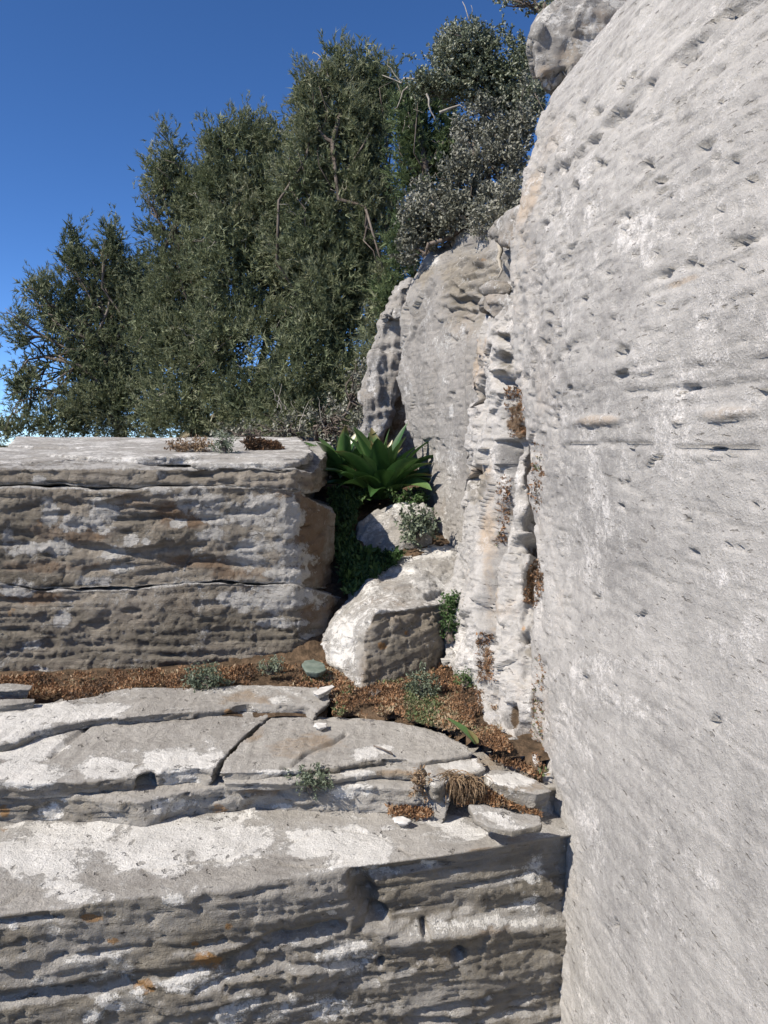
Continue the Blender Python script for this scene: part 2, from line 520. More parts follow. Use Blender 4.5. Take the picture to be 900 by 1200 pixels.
# ================================================================== GROUND
def build_ground():
    xs = np.concatenate([-np.geomspace(900, 3, 26), np.linspace(-2.6, 2.6, 40), np.geomspace(3, 900, 26)])
    ys = np.concatenate([-np.geomspace(900, 1, 20), np.linspace(-.7, 9, 70), np.geomspace(9.5, 900, 26)])
    X, Y = np.meshgrid(xs, ys)
    Q = np.stack([X.ravel(), Y.ravel(), np.zeros(X.size)], axis=1)
    z = 1.42 * sstep(2.7, 4.2, Q[:, 1]) * sstep(60, 20, Q[:, 1]) + .06 * fbm(Q * 1.3, 3, 1) - .06 + .75 * sstep(-3.0, -1.6, Q[:, 0]) * sstep(6.8, 9.5, Q[:, 1]) * sstep(60, 20, Q[:, 1])
    Q[:, 2] = z
    nv, nu = X.shape
    idx = np.arange(nv * nu).reshape(nv, nu)
    q = np.stack([idx[:-1, :-1], idx[:-1, 1:], idx[1:, 1:], idx[1:, :-1]], axis=-1).reshape(-1, 4)
    tag(link('ground', Q, q, M_turf, base=(0, 0, 0)), kind='structure')
build_ground()

# ================================================================== RIGHT WALL
WALL_PITS = [(852, 17, 16, 7, -35), (802, 66, 15, 8, -35), (758, 95, 8, 6, -40), (744, 92, 6, 4, -30), (728, 101, 5, 5, -30), (717, 137, 20, 8, -38),
  (695, 163, 11, 6, -38), (678, 180, 12, 7, -35), (703, 193, 5, 6, 0), (675, 219, 5, 4, -20), (656, 194, 4, 11, 15), (633, 203, 5, 13, 15), (827, 172, 10, 6, -42),
  (882, 209, 9, 3, -8), (758, 192, 4, 7, 20), (731, 256, 6, 4, -20), (870, 284, 24, 4, -12), (868, 315, 8, 3, -15), (808, 312, 20, 5, -16), (779, 326, 8, 5, -40),
  (775, 356, 10, 4, -45), (683, 350, 5, 4, 0), (637, 402, 9, 6, -42), (726, 412, 5, 9, 30), (642, 368, 6, 3, 10), (656, 382, 5, 3, 10), (658, 393, 6, 2, 0), (726, 440, 3, 8, 20),
  (802, 457, 16, 3, -14), (892, 461, 14, 3, -10), (734, 563, 5, 5, -40), (728, 594, 6, 2, 20), (781, 672, 4, 3, 0), (700, 699, 3, 4, 0), (666, 455, 6, 2, 10),
  (748, 720, 14, 2, -15), (860, 640, 12, 2, 10), (810, 650, 12, 2, 0), (690, 795, 3, 4, 0), (720, 805, 4, 3, 0), (797, 820, 3, 2, 0), (840, 845, 3, 5, 20), (885, 595, 10, 2, 5),
  (738, 530, 8, 3, -30), (764, 541, 12, 3, -35), (840, 526, 14, 3, -8), (752, 1040, 2, 6, 15), (720, 1082, 3, 7, 20), (800, 610, 8, 2, 5), (665, 700, 3, 3, 0),
  (700, 130, 6, 4, -30), (680, 120, 5, 4, -30), (666, 140, 4, 6, 10), (650, 168, 4, 5, 20), (690, 236, 3, 4, 0), (655, 240, 4, 6, 10), (640, 262, 4, 7, 20), (668, 290, 4, 3, 0),
  (712, 322, 4, 3, 0), (694, 368, 6, 2, -20), (790, 130, 5, 4, -30), (838, 120, 6, 3, -30), (780, 230, 8, 3, -25), (770, 210, 10, 3, -25), (775, 220, 10, 2, -25)]
def build_wall():
    left = [(632, 1290, 1.98), (634, 1100, 2.02), (632, 1000, 2.06), (629, 900, 2.13), (624, 800, 2.2), (627, 700, 2.24), (630, 640, 2.27), (620, 560, 2.3), (612, 490, 2.32), (603, 440, 2.34), (598, 330, 2.38), (606, 252, 2.41), (622, 185, 2.45), (645, 120, 2.49), (690, 62, 2.55), (757, 0, 2.62), (860, -75, 2.7)]
    ctrl = []
    for (a, b, Y) in left:
        L = P(a, b, Y)
        z = L[2]
        lean = .32 * max(0, z - 1.9)
        row = [L + np.array((.16, .30, .02)), L + np.array((.012, .045, 0)), L]
        Rr = np.array((.575 + lean, .92, z))
        for t in (.12, .4, .7):
            row.append(L + (Rr - L) * t + np.array((-.012, -.0, 0)) * math.sin(t * 3.1))
        row.append(Rr)
        row.append(np.array((.66 + lean, .25, z)))
        row.append(np.array((.72 + lean, -.6, z)))
        ctrl.append(row)
    def shape(Q, N, px, py):
        near = sstep(720, 610, px)
        up = sstep(560, 300, py)
        l1, l2 = lumps(Q, 21)
        b = beds(Q, .02, 16, 60, 33)
        d = .005 * fbm(Q * 3.2, 2, 77) + .0020 * l1 * (.4 + 1.0 * near + .4 * up) + .0012 * l2 * (.6 + 1.6 * near + .8 * up) + .0008 * b * (.7 + 1.0 * up)
        d += near * (.006 * fbm(Q * np.array((14, 14, 7)), 3, 41) + .010 * facets(Q, 14, 42))
        d += .0016 * strata(Q, .04, 34, 44, 1.6) * (.5 + .8 * up) + .0022 * facets(Q, 9, 45) * (.3 + .7 * up)
        warp = fbm(Q * 30, 2, 90)
        d -= .019 * ell(px + 5 * warp, py + 4 * fbm(Q * 34, 2, 91), [(a, b, c * .85, e * .72, g) for a, b, c, e, g in WALL_PITS], .6 * fbm(Q * 50, 3, 92), 1.12, .7)
        d -= .006 * pits(Q, 26, 60, .60, 51) * (.1 + up + .5 * near)
        d -= .005 * pits(Q, 60, 110, .52, 52) * (.2 + up + .6 * near)
        d -= .0035 * pits(Q, 14, 150, .56, 53) * (.8 + .3 * up)
        # long bed joints
        for pts, w, dep in (([(640, 516), (700, 523), (741, 521), (771, 519), (787, 525), (840, 524), (873, 528), (1000, 522)], 2.0, .009),
                            ([(812, 545), (860, 535), (1000, 533)], 2.0, .008), ([(610, 235), (660, 200), (720, 140), (800, 70), (870, 10), (930, -40)], 7, .012),
                            ([(700, 560), (780, 590), (960, 640)], 2, .003), ([(690, 640), (800, 690), (950, 760)], 2, .004), ([(760, 330), (820, 300), (960, 255)], 3, .007),
                            ([(735, 460), (800, 455), (1000, 440)], 3, .006)):
            dd = pline(px, py + 5 * vn(Q * 11, 60), pts)
            d -= dep * sstep(w * 1.6, w * .3, dd) * sstep(-.55, .15, vn(Q * 9, 61))
        # proud pale nodules along the joint
        d += .010 * ell(px + 3 * warp, py + 3 * warp, [(852, 484, 34, 8, -6), (700, 493, 28, 6, -4), (794, 494, 8, 5, 0)])
        return d
    def paint(V, N, px, py, d):
        w = ell(px, py, [(752, 275, 45, 34, -30), (852, 484, 30, 7, -6)], .6 * fbm(V * 18, 5, 6, .6)) * .55
        vein = vn(np.stack([V[:, 0] * 4, V[:, 1] * 4, V[:, 2] * 22 + V[:, 1] * 6], 1), 8)
        w = np.maximum(w, .48 * sstep(.30, .75, vein) * sstep(420, 640, py))
        w = np.maximum(w, .22 + .3 * fbm(V * 5, 3, 14))
        wm = ell(px, py, [(852, 484, 34, 8, -6), (700, 493, 30, 8, -4), (794, 494, 9, 6), (620, 230, 12, 40, 20), (800, 330, 25, 5, -20), (760, 290, 30, 50, 10, .3)]) * .7
        wm = np.maximum(wm, .35 * sstep(720, 620, px) + .18 * fbm(V * 6, 3, 15))
        dk = .30 * sstep(.2, .7, fbm(V * np.array((3, 3, 9)), 3, 71)) * sstep(640, 400, py) + .25 * sstep(-.008, -.022, d)  # random dark patches; pit bottoms darkened by depth, their shade painted in
        return masks(len(V), white=w, warm=wm, dark=dk)
    o = sheet('limestone_wall', ctrl, 590, 310, shape, paint, M_wall, (.6, .35, 0), curve_u=False, ref=(-1, 0, 0))
    tag(o, 'huge pale grey limestone wall filling the right side, pitted and sunlit', 'rock wall')
build_wall()

# ================================================================== FISSURED RIB beside the wall
def build_rib():
    rows = [(330, 592, 2.9, 600, 2.8, 612, 2.66, 648), (365, 573, 2.92, 588, 2.78, 603, 2.64, 648), (400, 561, 2.96, 576, 2.8, 600, 2.62, 648), (480, 551, 2.98, 572, 2.8, 600, 2.6, 648),
            (560, 546, 2.98, 570, 2.79, 600, 2.58, 648), (640, 541, 2.90, 562, 2.70, 600, 2.48, 648), (690, 531, 2.86, 557, 2.63, 600, 2.42, 648), (735, 524, 2.78, 553, 2.57, 600, 2.36, 648),
            (772, 526, 2.68, 553, 2.50, 600, 2.30, 648), (806, 552, 2.50, 566, 2.42, 602, 2.25, 648), (850, 572, 2.27, 588, 2.22, 612, 2.17, 648), (900, 596, 2.08, 609, 2.07, 622, 2.07, 648), (950, 618, 2.02, 626, 2.02, 633, 2.02, 648), (1000, 630, 2.0, 634, 2.0, 638, 2.0, 648)]
    ctrl = []
    for (y, a, Ya, b, Yb, c, Yc, e) in rows:
        A = P(a, y, Ya)
        ctrl.append([A + np.array((.10, .34, 0)), A + np.array((.012, .05, 0)), A, P(b, y, Yb), P(c, y, Yc), P(628, y, Yc - .04), P(e, y, Yc - .05)])
    G1 = [(593, 440), (599, 480), (601, 512), (598, 530), (596, 560), (592, 592), (586, 620), (584, 645), (575, 695), (569, 730), (566, 757), (568, 800)]
    G2 = [(622, 440), (624, 500), (632, 520), (630, 540), (625, 565), (629, 605), (630, 640), (628, 700), (634, 730), (630, 760), (636, 800), (628, 850), (640, 900)]
    HOLES = [(618, 638, 17, 7, 8), (625, 680, 12, 24, 15), (556, 558, 10, 9, 40), (566, 583, 7, 5, 30), (556, 598, 4, 9, 0), (549, 622, 4, 6), (592, 394, 10, 5, 0), (592, 424, 8, 10), (555, 405, 6, 14),
             (557, 463, 5, 12, 15), (600, 475, 11, 26, 10), (604, 525, 9, 7, 30), (622, 610, 9, 14, 20), (622, 470, 5, 14), (610, 345, 8, 9), (604, 310, 6, 12), (608, 380, 5, 12), (596, 555, 5, 20), (590, 600, 5, 24), (615, 745, 7, 5), (620, 865, 12, 16, -30), (600, 840, 8, 12), (634, 780, 5, 20)]
    def shape(Q, N, px, py):
        l1, l2 = lumps(Q, 121)
        wx = 4 * vn(Q * 16, 130); wy = 4 * vn(Q * 17, 131)
        d = .010 * l1 + .026 * facets(Q, (12, 12, 6), 136) + .008 * facets(Q, (28, 28, 13), 137) + .003 * crumb(Q * 40, 3, 138)
        d -= .075 * sstep(9, 1, pline(px + wx, py, G1)) + .065 * sstep(8, 1, pline(px + wx, py, G2))
        d -= .055 * ell(px + wx, py + wy, HOLES)
        d += .02 * ell(px, py, [(580, 430, 16, 50), (580, 560, 14, 60), (612, 590, 10, 45), (605, 690, 18, 30), (560, 690, 14, 60), (595, 780, 18, 30)])
        d -= .008 * pits(Q, 30, 30, .4, 134) + .005 * pits(Q, 70, 70, .4, 135)
        # bulging stone lip above the small cave
        d += .03 * ell(px + wx, py + wy, [(608, 512, 20, 5, -8), (615, 627, 16, 5, 5)])
        return d
    def paint(V, N, px, py, d):
        nz = .35 * fbm(V * 28, 2, 140)
        soil = ell(px, py, [(626, 684, 10, 22, 10), (604, 486, 9, 22, 5), (612, 506, 8, 8), (570, 775, 5, 25, -8), (636, 790, 5, 30), (628, 870, 10, 14, -30), (622, 905, 12, 20, -35), (632, 560, 4, 30), (594, 590, 4, 25), (604, 840, 7, 16), (632, 545, 5, 20)], nz) * .9
        soil = np.maximum(soil, .8 * sstep(-.045, -.085, d))
        white = .20 + .35 * fbm(V * 9, 3, 141) + .3 * ell(px, py, [(545, 760, 18, 35), (590, 560, 20, 40), (610, 830, 20, 30)])
        dark = .7 * ell(px, py, [(592, 424, 9, 14), (555, 410, 7, 18), (560, 570, 12, 22, 30), (625, 765, 10, 8), (592, 394, 10, 6)], nz) + .4 * sstep(-.03, -.06, d)  # brown and grey patches, plus painted shade of the overhang, holes and cracks
        warm = .22 + .3 * fbm(V * 12, 3, 142) + .5 * ell(px, py, [(560, 555, 20, 8), (613, 740, 6, 8), (575, 640, 10, 80), (560, 420, 10, 30), (612, 300, 8, 60)], nz)
        orange = .8 * ell(px, py, [(613, 738, 4, 7), (607, 345, 3, 16), (611, 470, 3, 8)], nz)
        return masks(len(V), white=white, dark=dark, warm=warm, soil=soil, orange=orange)
    o = sheet('fissured_rock', ctrl, 500, 135, shape, paint, M_wall, (.25, .4, 0), ref=(-.8, -.6, 0))
    tag(o, 'crumbly cream rock rib split by earthy vertical cracks beside the big wall', 'rock')
build_rib()

# ================================================================== SMOOTH GREY FACE behind the rib
def build_face():
    rows = [(262, 533, 4.15, 575, 3.7, 622), (282, 517, 4.18, 560, 3.7, 622), (300, 503, 4.2, 552, 3.65, 620), (335, 478, 4.22, 530, 3.6, 612), (380, 472, 4.22, 523, 3.55, 602), (425, 466, 4.22, 518, 3.5, 592),
            (465, 468, 4.2, 518, 3.5, 585), (500, 477, 4.1, 522, 3.45, 583), (535, 489, 3.98, 526, 3.42, 580), (580, 493, 3.85, 528, 3.4, 578), (627, 506, 3.6, 532, 3.35, 578), (665, 520, 3.4, 540, 3.25, 578), (760, 528, 3.3, 545, 3.2, 578)]
    ctrl = []
    for (y, a, Ya, b, Yb, c) in rows:
        A = P(a, y, Ya)
        E = P(c, y, 3.0)
        ctrl.append([A + np.array((.30, .45, 0)), A + np.array((.02, .04, 0)), A, A + (E - A) * .5, E, P(c + 12, y, 2.97)])
    LED = [(520, 300), (590, 300)]
    def shape(Q, N, px, py):
        l1, l2 = lumps(Q, 221)
        top = sstep(375, 335, py + 8 * vn(Q * 6, 229)) * sstep(505, 525, px)
        edge = sstep(520, 480, px)
        d = .006 * l1 * (.5 + edge) + .0025 * l2 + .012 * facets(Q, 7, 238) * (.3 + edge + sstep(420, 340, py)) + .0025 * beds(Q, 0, 14, 50, 233)
        # weathered stepped courses above, set back
        d += top * (-.03 + .026 * beds(Q, .12, 14, 30, 240))
        d += .010 * sstep(400, 300, py) * fbm(Q * np.array((6, 6, 16)), 2, 244)
        d -= .006 * pits(Q, 40, 40, .5, 234) + .012 * ell(px, py, [(527, 470, 3, 5), (513, 515, 2, 2), (519, 523, 2, 2), (508, 528, 2, 3), (525, 558, 2, 2), (530, 462, 4, 3)])
        d -= .02 * sstep(4, 1, pline(px + 3 * vn(Q * 12, 236), py, [(505, 330), (497, 370), (478, 400), (470, 420)]))
        for pts, w, dep in (([(520, 350), (545, 353), (562, 350)], 3, .05), ([(520, 362), (548, 366), (560, 364)], 2.5, .03), ([(535, 327), (560, 322), (580, 318)], 3, .05), ([(528, 338), (556, 340), (566, 336)], 3, .05), ([(538, 312), (588, 302)], 3, .045), ([(540, 372), (556, 378), (572, 372)], 2, .03), ([(524, 400), (548, 392)], 2, .02)):
            d -= .62 * dep * sstep(w * 1.8, w * .3, pline(px, py + 5 * fbm(Q * 13, 3, 237), pts)) * (.45 + .75 * sstep(-.4, .3, vn(Q * 11, 239)))
        d += .04 * ell(px, py, [(565, 440, 16, 70)])
        return d
    def paint(V, N, px, py, d):
        nz = .35 * fbm(V * 28, 2, 240)
        white = .22 + .28 * fbm(V * 6, 3, 241) + .6 * ell(px, py, [(529, 482, 3, 8), (515, 650, 16, 5), (505, 298, 8, 14)], nz)
        dark = .28 + .25 * fbm(V * np.array((7, 7, 2)), 3, 243) + .35 * ell(px, py, [(555, 330, 40, 45), (500, 320, 8, 20, 30)], nz)  # mottled tone; broad dark patch stands in for shadows of the stepped courses
        warm = .02 + .25 * fbm(V * 5, 3, 242) + .3 * ell(px, py, [(510, 600, 14, 40), (545, 380, 30, 20), (560, 300, 12, 8)], nz)
        return masks(len(V), white=white, dark=dark, warm=warm, orange=.6 * ell(px, py, [(565, 305, 6, 3)], nz))
    o = sheet('smooth_rock_face', ctrl, 380, 130, shape, paint, M_face, (.5, .5, 0), curve_u=False, ref=(-.8, -.6, 0))
    tag(o, 'smooth grey cliff face right of the broad-leaved plant, stepped courses on top', 'rock wall')
build_face()

def simple_shape(amp=1.0, seed=300, bed=.5):
    def f(Q, N, px, py):
        l1, l2 = lumps(Q, seed)
        return amp * (.006 * l1 + .003 * l2 + .014 * facets(Q, 14, seed + 5) + .006 * bed * beds(Q, .05, 24, 70, seed + 3))
    return f
def simple_paint(white=.3, dark=.2, warm=.2, seed=310, extra=None):
    def f(V, N, px, py, d):
        m = masks(len(V), white=white + .3 * fbm(V * 10, 3, seed), dark=dark + .3 * fbm(V * 7, 3, seed + 4), warm=warm + .25 * fbm(V * 6, 3, seed + 7))
        if extra: extra(m, V, N, px, py)
        return m
    return f

# two stones lodged between the rib and the face
o = rock('lodged_stone', [hull([P(x, y, Y) for x, y, Y in ((563, 337, 2.85), (570, 329, 2.85), (592, 330, 2.75), (601, 338, 2.72), (597, 345, 2.75), (568, 345, 2.85))] + [P(x, y, Y) for x, y, Y in ((568, 333, 3.05), (598, 333, 3.0), (596, 344, 3.0), (572, 344, 3.05))])],
         .006, 3, simple_shape(.6, 320), simple_paint(.2, .35, .3, 321), M_face)
tag(o, 'flat grey stone lodged on top of a rounder one beside the rib', 'stone', 'stones lodged above the crack')
o = rock('lodged_stone', [hull([P(x, y, Y) for x, y, Y in ((561, 352, 2.85), (565, 345, 2.85), (594, 344, 2.75), (603, 352, 2.7), (600, 366, 2.72), (580, 372, 2.8), (564, 364, 2.85))] + [P(x, y, Y) for x, y, Y in ((570, 347, 3.1), (598, 346, 3.0), (596, 364, 3.0), (572, 366, 3.1))])],
         .006, 3, simple_shape(.8, 330), simple_paint(.4, .15, .35, 331), M_face)
tag(o, 'rounded cream stone wedged under a flat grey stone beside the rib', 'stone', 'stones lodged above the crack')
o = rock('rock_shelf', [hull([P(x, y, Y) for x, y, Y in ((572, 272, 3.0), (585, 258, 3.0), (612, 240, 2.75), (618, 270, 2.7), (604, 290, 2.75), (582, 284, 2.95))] + [P(x, y, Y) for x, y, Y in ((578, 275, 3.3), (615, 250, 3.1), (606, 286, 3.1))])],
         .007, 3, simple_shape(.9, 340), simple_paint(.25, .3, .4, 341), M_face)
tag(o, 'jutting brown rock shelf below the lower grey shrub, against the wall', 'rock')

# stack of layered rock far back, behind the plant
def build_far():
    root = thing('layered_outcrop', P(447, 520, 4.8), 'narrow outcrop of ridged pale rock between the junipers and smooth face', 'rock')
    sh = lambda Q, N, px, py: .035 * fbm(Q * np.array((16, 16, 3)), 3, 351) + .02 * beds(Q, .2, 12, 30, 352) + .006 * fbm(Q * 40, 2, 353)
    spec = [((458, 342, 470, 336, 481, 330, 484, 362, 470, 372, 447, 378), .0), ((446, 380, 472, 370, 482, 372, 478, 410, 470, 424, 436, 410), .05), ((436, 412, 470, 424, 476, 440, 455, 470, 440, 520, 421, 515, 424, 470), -.04), ((452, 470, 478, 430, 482, 530, 440, 530), .22)]
    for k, (q, dy) in enumerate(spec):
        pts = [(q[i], q[i + 1]) for i in range(0, len(q), 2)]
        S = hull([P(a, b, 4.75 + dy) for a, b in pts] + [P(a * .9 + 47, b, 5.15 + dy) for a, b in pts])
        rock('rock_course', [S], .010, 3, sh, simple_paint(.35, .25, .3, 355 + k), M_face, root)
build_far()

# boulder above the wall
def build_boulder():
    def ex(m, V, N, px, py):
        nz = .35 * fbm(V * 14, 3, 371)
        low = sstep(-5, 25, (py + px * .75) - 545)
        m['white'] = m['white'] + .30 * sstep(0.1, .6, fbm(V * np.array((9, 9, 14)), 3, 372))
        m['warm'] = m['warm'] + .35 * ell(px, py, [(690, 50, 60, 22, -42), (640, 90, 14, 14)], nz)
        m['dark'] = m['dark'] + .3 * ell(px, py, [(700, 45, 70, 18, -42)], nz)
    pts = [(628, 86), (626, 60), (632, 28), (648, 10), (690, -30), (740, -60), (800, -60), (760, -4), (722, 30), (694, 62), (668, 92), (648, 110), (636, 104)]
    S = hull([P(a, b, 2.72) for a, b in pts] + [P(a * .96 + 30, b * .94 + 2, 3.25) for a, b in pts])
    o = rock('overhanging_boulder', [S], .008, 4, lambda Q, N, px, py: 0.012 * fbm(Q * 6, 3, 375) + .030 * facets(Q, 7, 374) + .006 * fbm(Q * np.array((14, 14, 30)), 3, 376) + .004 * fbm(Q * 50, 2, 377), simple_paint(.34, .10, .22, 378, ex), M_face)
    tag(o, 'brown and white boulder perched over the top edge of the wall', 'boulder')
build_boulder()

# ================================================================== LOWER LEDGE
SL = .06                                   # the beds dip gently towards the viewer
def zt(Y, z0): return z0 + SL * (Y - 1.9)
def ptop(px, py, z0, xs=0.0): return Pplane(px, py, z0, 1.9, SL, xs)
LEDGE_WHITE = [(60, 1000, 80, 30), (180, 990, 100, 34), (260, 985, 60, 25), (70, 1045, 30, 14), (205, 1055, 22, 8), (400, 990, 70, 18), (420, 1008, 40, 14), (550, 975, 32, 12), (510, 962, 30, 6), (460, 970, 20, 5),
   (16, 1086, 6, 5), (62, 1092, 9, 8), (125, 1129, 40, 15), (238, 1147, 40, 13, -12), (147, 1176, 30, 12), (110, 1192, 16, 10), (279, 1184, 34, 12, -35), (411, 1122, 25, 20), (385, 1183, 40, 16), (330, 1182, 30, 12, -30), (617, 1062, 16, 20, 0, .7), (562, 1081, 60, 7, -4, .55), (600, 1030, 12, 18, 0, .6), (52, 1150, 14, 5), (345, 1106, 8, 5), (390, 1070, 6, 3), (500, 1010, 12, 4), (625, 1020, 12, 20)]
def build_ledge():
    root = thing('lower_ledge', (-.25, 1.8, 0), 'lowest broad rock ledge, white lichen on top, dark grey front', 'rock ledge')
    edge = [(-520, 1112), (-300, 1098), (-120, 1082), (0, 1072), (80, 1063), (150, 1053), (220, 1045), (280, 1039), (350, 1028), (402, 1018), (440, 1013), (520, 1003), (580, 994), (632, 985), (760, 965)]
    zf = [.63, .632, .635, .636, .638, .64, .642, .644, .646, .648, .65, .654, .657, .66, .662]
    A, B, C, D, E = [], [], [], [], []
    for (x, y), z in zip(edge, zf):
        p = Pz(x, y, z)
        A.append(np.array((p[0], 2.75, zt(2.75, .66)))); B.append(np.array((p[0], 2.15, zt(2.15, .655))))
        C.append(p)
        D.append(p + np.array((0, .01, -.32))); E.append(p + np.array((0, .03, -.72)))
    ctrl = [A, B, C, D, E]
    CR = [([(-200, 1176), (0, 1172), (90, 1160), (190, 1147), (260, 1128), (330, 1104), (400, 1092)], 7, .030),
          ([(60, 1122), (143, 1117), (240, 1110), (330, 1100), (395, 1090)], 3, .018),
          ([(230, 1163), (271, 1149), (330, 1131), (407, 1125), (440, 1126)], 3, .022),
          ([(-100, 1083), (0, 1080), (60, 1078), (170, 1077)], 3, .014),
          ([(480, 1190), (540, 1178), (600, 1165), (640, 1150)], 3, .014), ([(430, 1150), (520, 1140), (640, 1110)], 2, .006), ([(300, 1045), (390, 1032)], 2, .006), ([(450, 1195), (560, 1200), (640, 1185)], 4, .014),
          ([(420, 1032), (540, 1016), (640, 1005)], 2, .007)]
    def shape(Q, N, px, py):
        front = sstep(.75, .3, N[:, 2])
        l1, l2 = lumps(Q, 421)
        d = front * (.008 * l1 + .0016 * l2 + .0026 * crumb(Q * 70, 3, 438) * (.3 + .7 * sstep(-.3, .5, vn(Q * 7, 439))) + (.0042 * strata(Q, .07, 13, 452) + .0034 * strata(Q, .07, 52, 456, 2.6)) * (.25 + 1.0 * sstep(-.45, .45, fbm(Q * np.array((2.6, 2.6, 6)), 3, 460))) + .007 * facets(Q, (8, 8, 14), 458) + .0025 * beds(Q, -.05, 22, 80, 433)) + (1 - front) * (.006 * l1 + .0020 * l2 + .003 * fbm(Q * np.array((10, 16, 10)), 2, 436))
        wy = 5 * vn(Q * 10, 440)
        for pts, w, dep in CR:
            dd = pline(px, py + wy, pts)
            d -= front * dep * sstep(w * 1.7, w * .2, dd) * (.6 + .4 * vn(Q * 8, 441))
        # the right half of the face stands back, under it a rounded pale bed
        rec = sstep(398, 432, px + .25 * (py - 1020) * -.4 + 6 * vn(Q * 14, 443)) * sstep(1094, 1076, py + 4 * vn(Q * 12, 444))
        d -= front * .024 * rec
        d -= front * .035 * ell(px + 4 * vn(Q * 20, 445), py + 4 * vn(Q * 21, 446), [(428, 1052, 14, 22, -30), (417, 1030, 8, 12, 0), (445, 1075, 12, 9), (500, 1089, 4, 7), (535, 1118, 8, 10), (449, 1128, 4, 6)])
        d += front * .007 * ell(px + 8 * vn(Q * 12, 447), py + 6 * fbm(Q * 14, 3, 437), [(560, 1086, 90, 11, -6), (465, 1100, 22, 12), (420, 1075, 12, 9), (300, 1112, 90, 6, -6), (330, 1142, 70, 9, -8)])
        d -= front * .003 * pits(Q, 40, 75, .48, 448) * (1 + sstep(.1, .5, vn(Q * 5, 449)))
        # shallow joints in the top
        for pts, dep in (([(0, 1060), (30, 1042), (70, 1038)], .006), ([(170, 1020), (230, 1010), (310, 1002)], .006), ([(258, 1010), (290, 990)], .004), ([(330, 1012), (380, 1015), (400, 1010)], .007), ([(345, 985), (380, 972), (440, 975), (480, 1000)], .004)):
            d -= (1 - front) * dep * sstep(3, .6, pline(px + 3 * vn(Q * 20, 450), py, pts))
        return d
    def paint(V, N, px, py, d):
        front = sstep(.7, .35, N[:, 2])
        nz = .75 * fbm(V * np.array((13, 13, 17)), 6, 460, .62)
        white = .95 * ell(px, py, LEDGE_WHITE, nz) * (.58 + .35 * (1 - front)) + .05 * front + (1 - front) * .30
        white -= .6 * (1 - front) * ell(px, py, [(112, 1012, 26, 20), (45, 1050, 40, 12), (265, 1028, 45, 12), (142, 975, 18, 10, -30), (475, 985, 12, 30, -50), (580, 990, 40, 8)], nz)
        dark = front * (.56 + .35 * fbm(V * np.array((5, 5, 14)), 3, 461)) + .35 * front * ell(px, py, [(60, 1170, 130, 14, -5), (250, 1125, 90, 14, -12), (350, 1090, 40, 10, -10), (450, 1060, 25, 25)], nz)  # patina, then shade of the undercuts and the notch shadow painted darker
        dark -= front * .45 * ell(px, py, [(570, 1085, 70, 9, -5), (470, 1100, 30, 10)], nz)  # lit upper side of the lower bed painted paler
        warm = front * (.22 + .3 * fbm(V * 8, 3, 462)) + .3 * (1 - front) * sstep(.1, .6, fbm(V * 8, 3, 463)) + .35 * ell(px, py, [(560, 1086, 50, 9), (610, 985, 25, 8), (560, 992, 20, 5)], nz)
        orange = .85 * ell(px, py, [(169, 1157, 11, 9), (238, 1122, 18, 10), (106, 1077, 16, 6), (268, 1086, 5, 5), (128, 1102, 12, 5), (228, 1106, 8, 5), (5, 972, 6, 4), (250, 1128, 12, 14)], nz)
        speck = (1 - front) * (.55 * ell(px, py, [(100, 990, 130, 30), (230, 1000, 60, 35), (60, 975, 60, 14), (420, 1000, 40, 25)], nz))
        return masks(len(V), white=white, dark=dark, warm=warm, orange=orange, speck=speck)
    sheet('rock_bed', ctrl, 300, 440, shape, paint, M_ledge, (0, .5, -.15), parent=root, curve_v=False, curve_u=True, blur=4, ref=(0, -.7, .7))
    return root
LEDGE = build_ledge()

# ------------------------------------------------------------------ thin beds stacked on the ledge
def slab(name, outline, z0, thick, voxel, paint, parent=None, mat=None, smooth=2, amp=1.0, xs=0.0, seed=500, lift=None, under=.018):
    top = [ptop(x, y, z0, xs) for x, y in outline]
    c = np.mean(top, axis=0)
    drop = []
    for p in top:
        r = (c - p) * np.array((1, 1, 0)); r /= (np.linalg.norm(r) + 1e-9)
        drop.append(np.array((0, 0, -thick)) + r * under)
    def shape(Q, N, px, py):
        side = sstep(.8, .35, np.abs(N[:, 2]))
        l1, l2 = lumps(Q, seed)
        d = side * amp * (.006 * l1 + .003 * l2 + .005 * strata(Q, .0, 70, seed + 3, 4) + .007 * facets(Q, (14, 14, 30), seed + 6)) + (1 - side) * amp * (.004 * l1 + .0018 * l2 + .0016 * fbm(Q * np.array((60, 12, 20)), 2, seed + 5))
        if lift is not None: d = d + lift(Q, N, px, py, side)
        return d
    return rock(name, [prism(top, drop)], voxel, smooth, shape, paint, mat or M_ledge, parent)
def slab_paint(whites=(), warms=(), oranges=(), greys=(), seed=520, base=.22):
    def f(V, N, px, py, d):
        side = sstep(.75, .4, np.abs(N[:, 2]))
        nz = .75 * fbm(V * np.array((14, 14, 14)), 6, seed, .62)
        white = base + .14 * fbm(V * 7, 3, seed + 1) + .75 * ell(px, py, whites, nz) - .2 * side - .35 * ell(px, py, greys, nz)
        dark = side * (.42 + .35 * fbm(V * np.array((8, 8, 20)), 3, seed + 2))
        warm = .10 + .25 * fbm(V * 6, 3, seed + 3) + .5 * ell(px, py, warms, nz)
        return masks(len(V), white=white, dark=dark, warm=warm, orange=.9 * ell(px, py, oranges, nz), speck=.25 * (1 - side) * sstep(0, .5, fbm(V * 5, 2, seed + 6)))
    return f
STACK = thing('layered_slabs', Pz(250, 950, .66), 'stack of thin grey rock beds stepping up behind the white ledge top', 'rock beds')
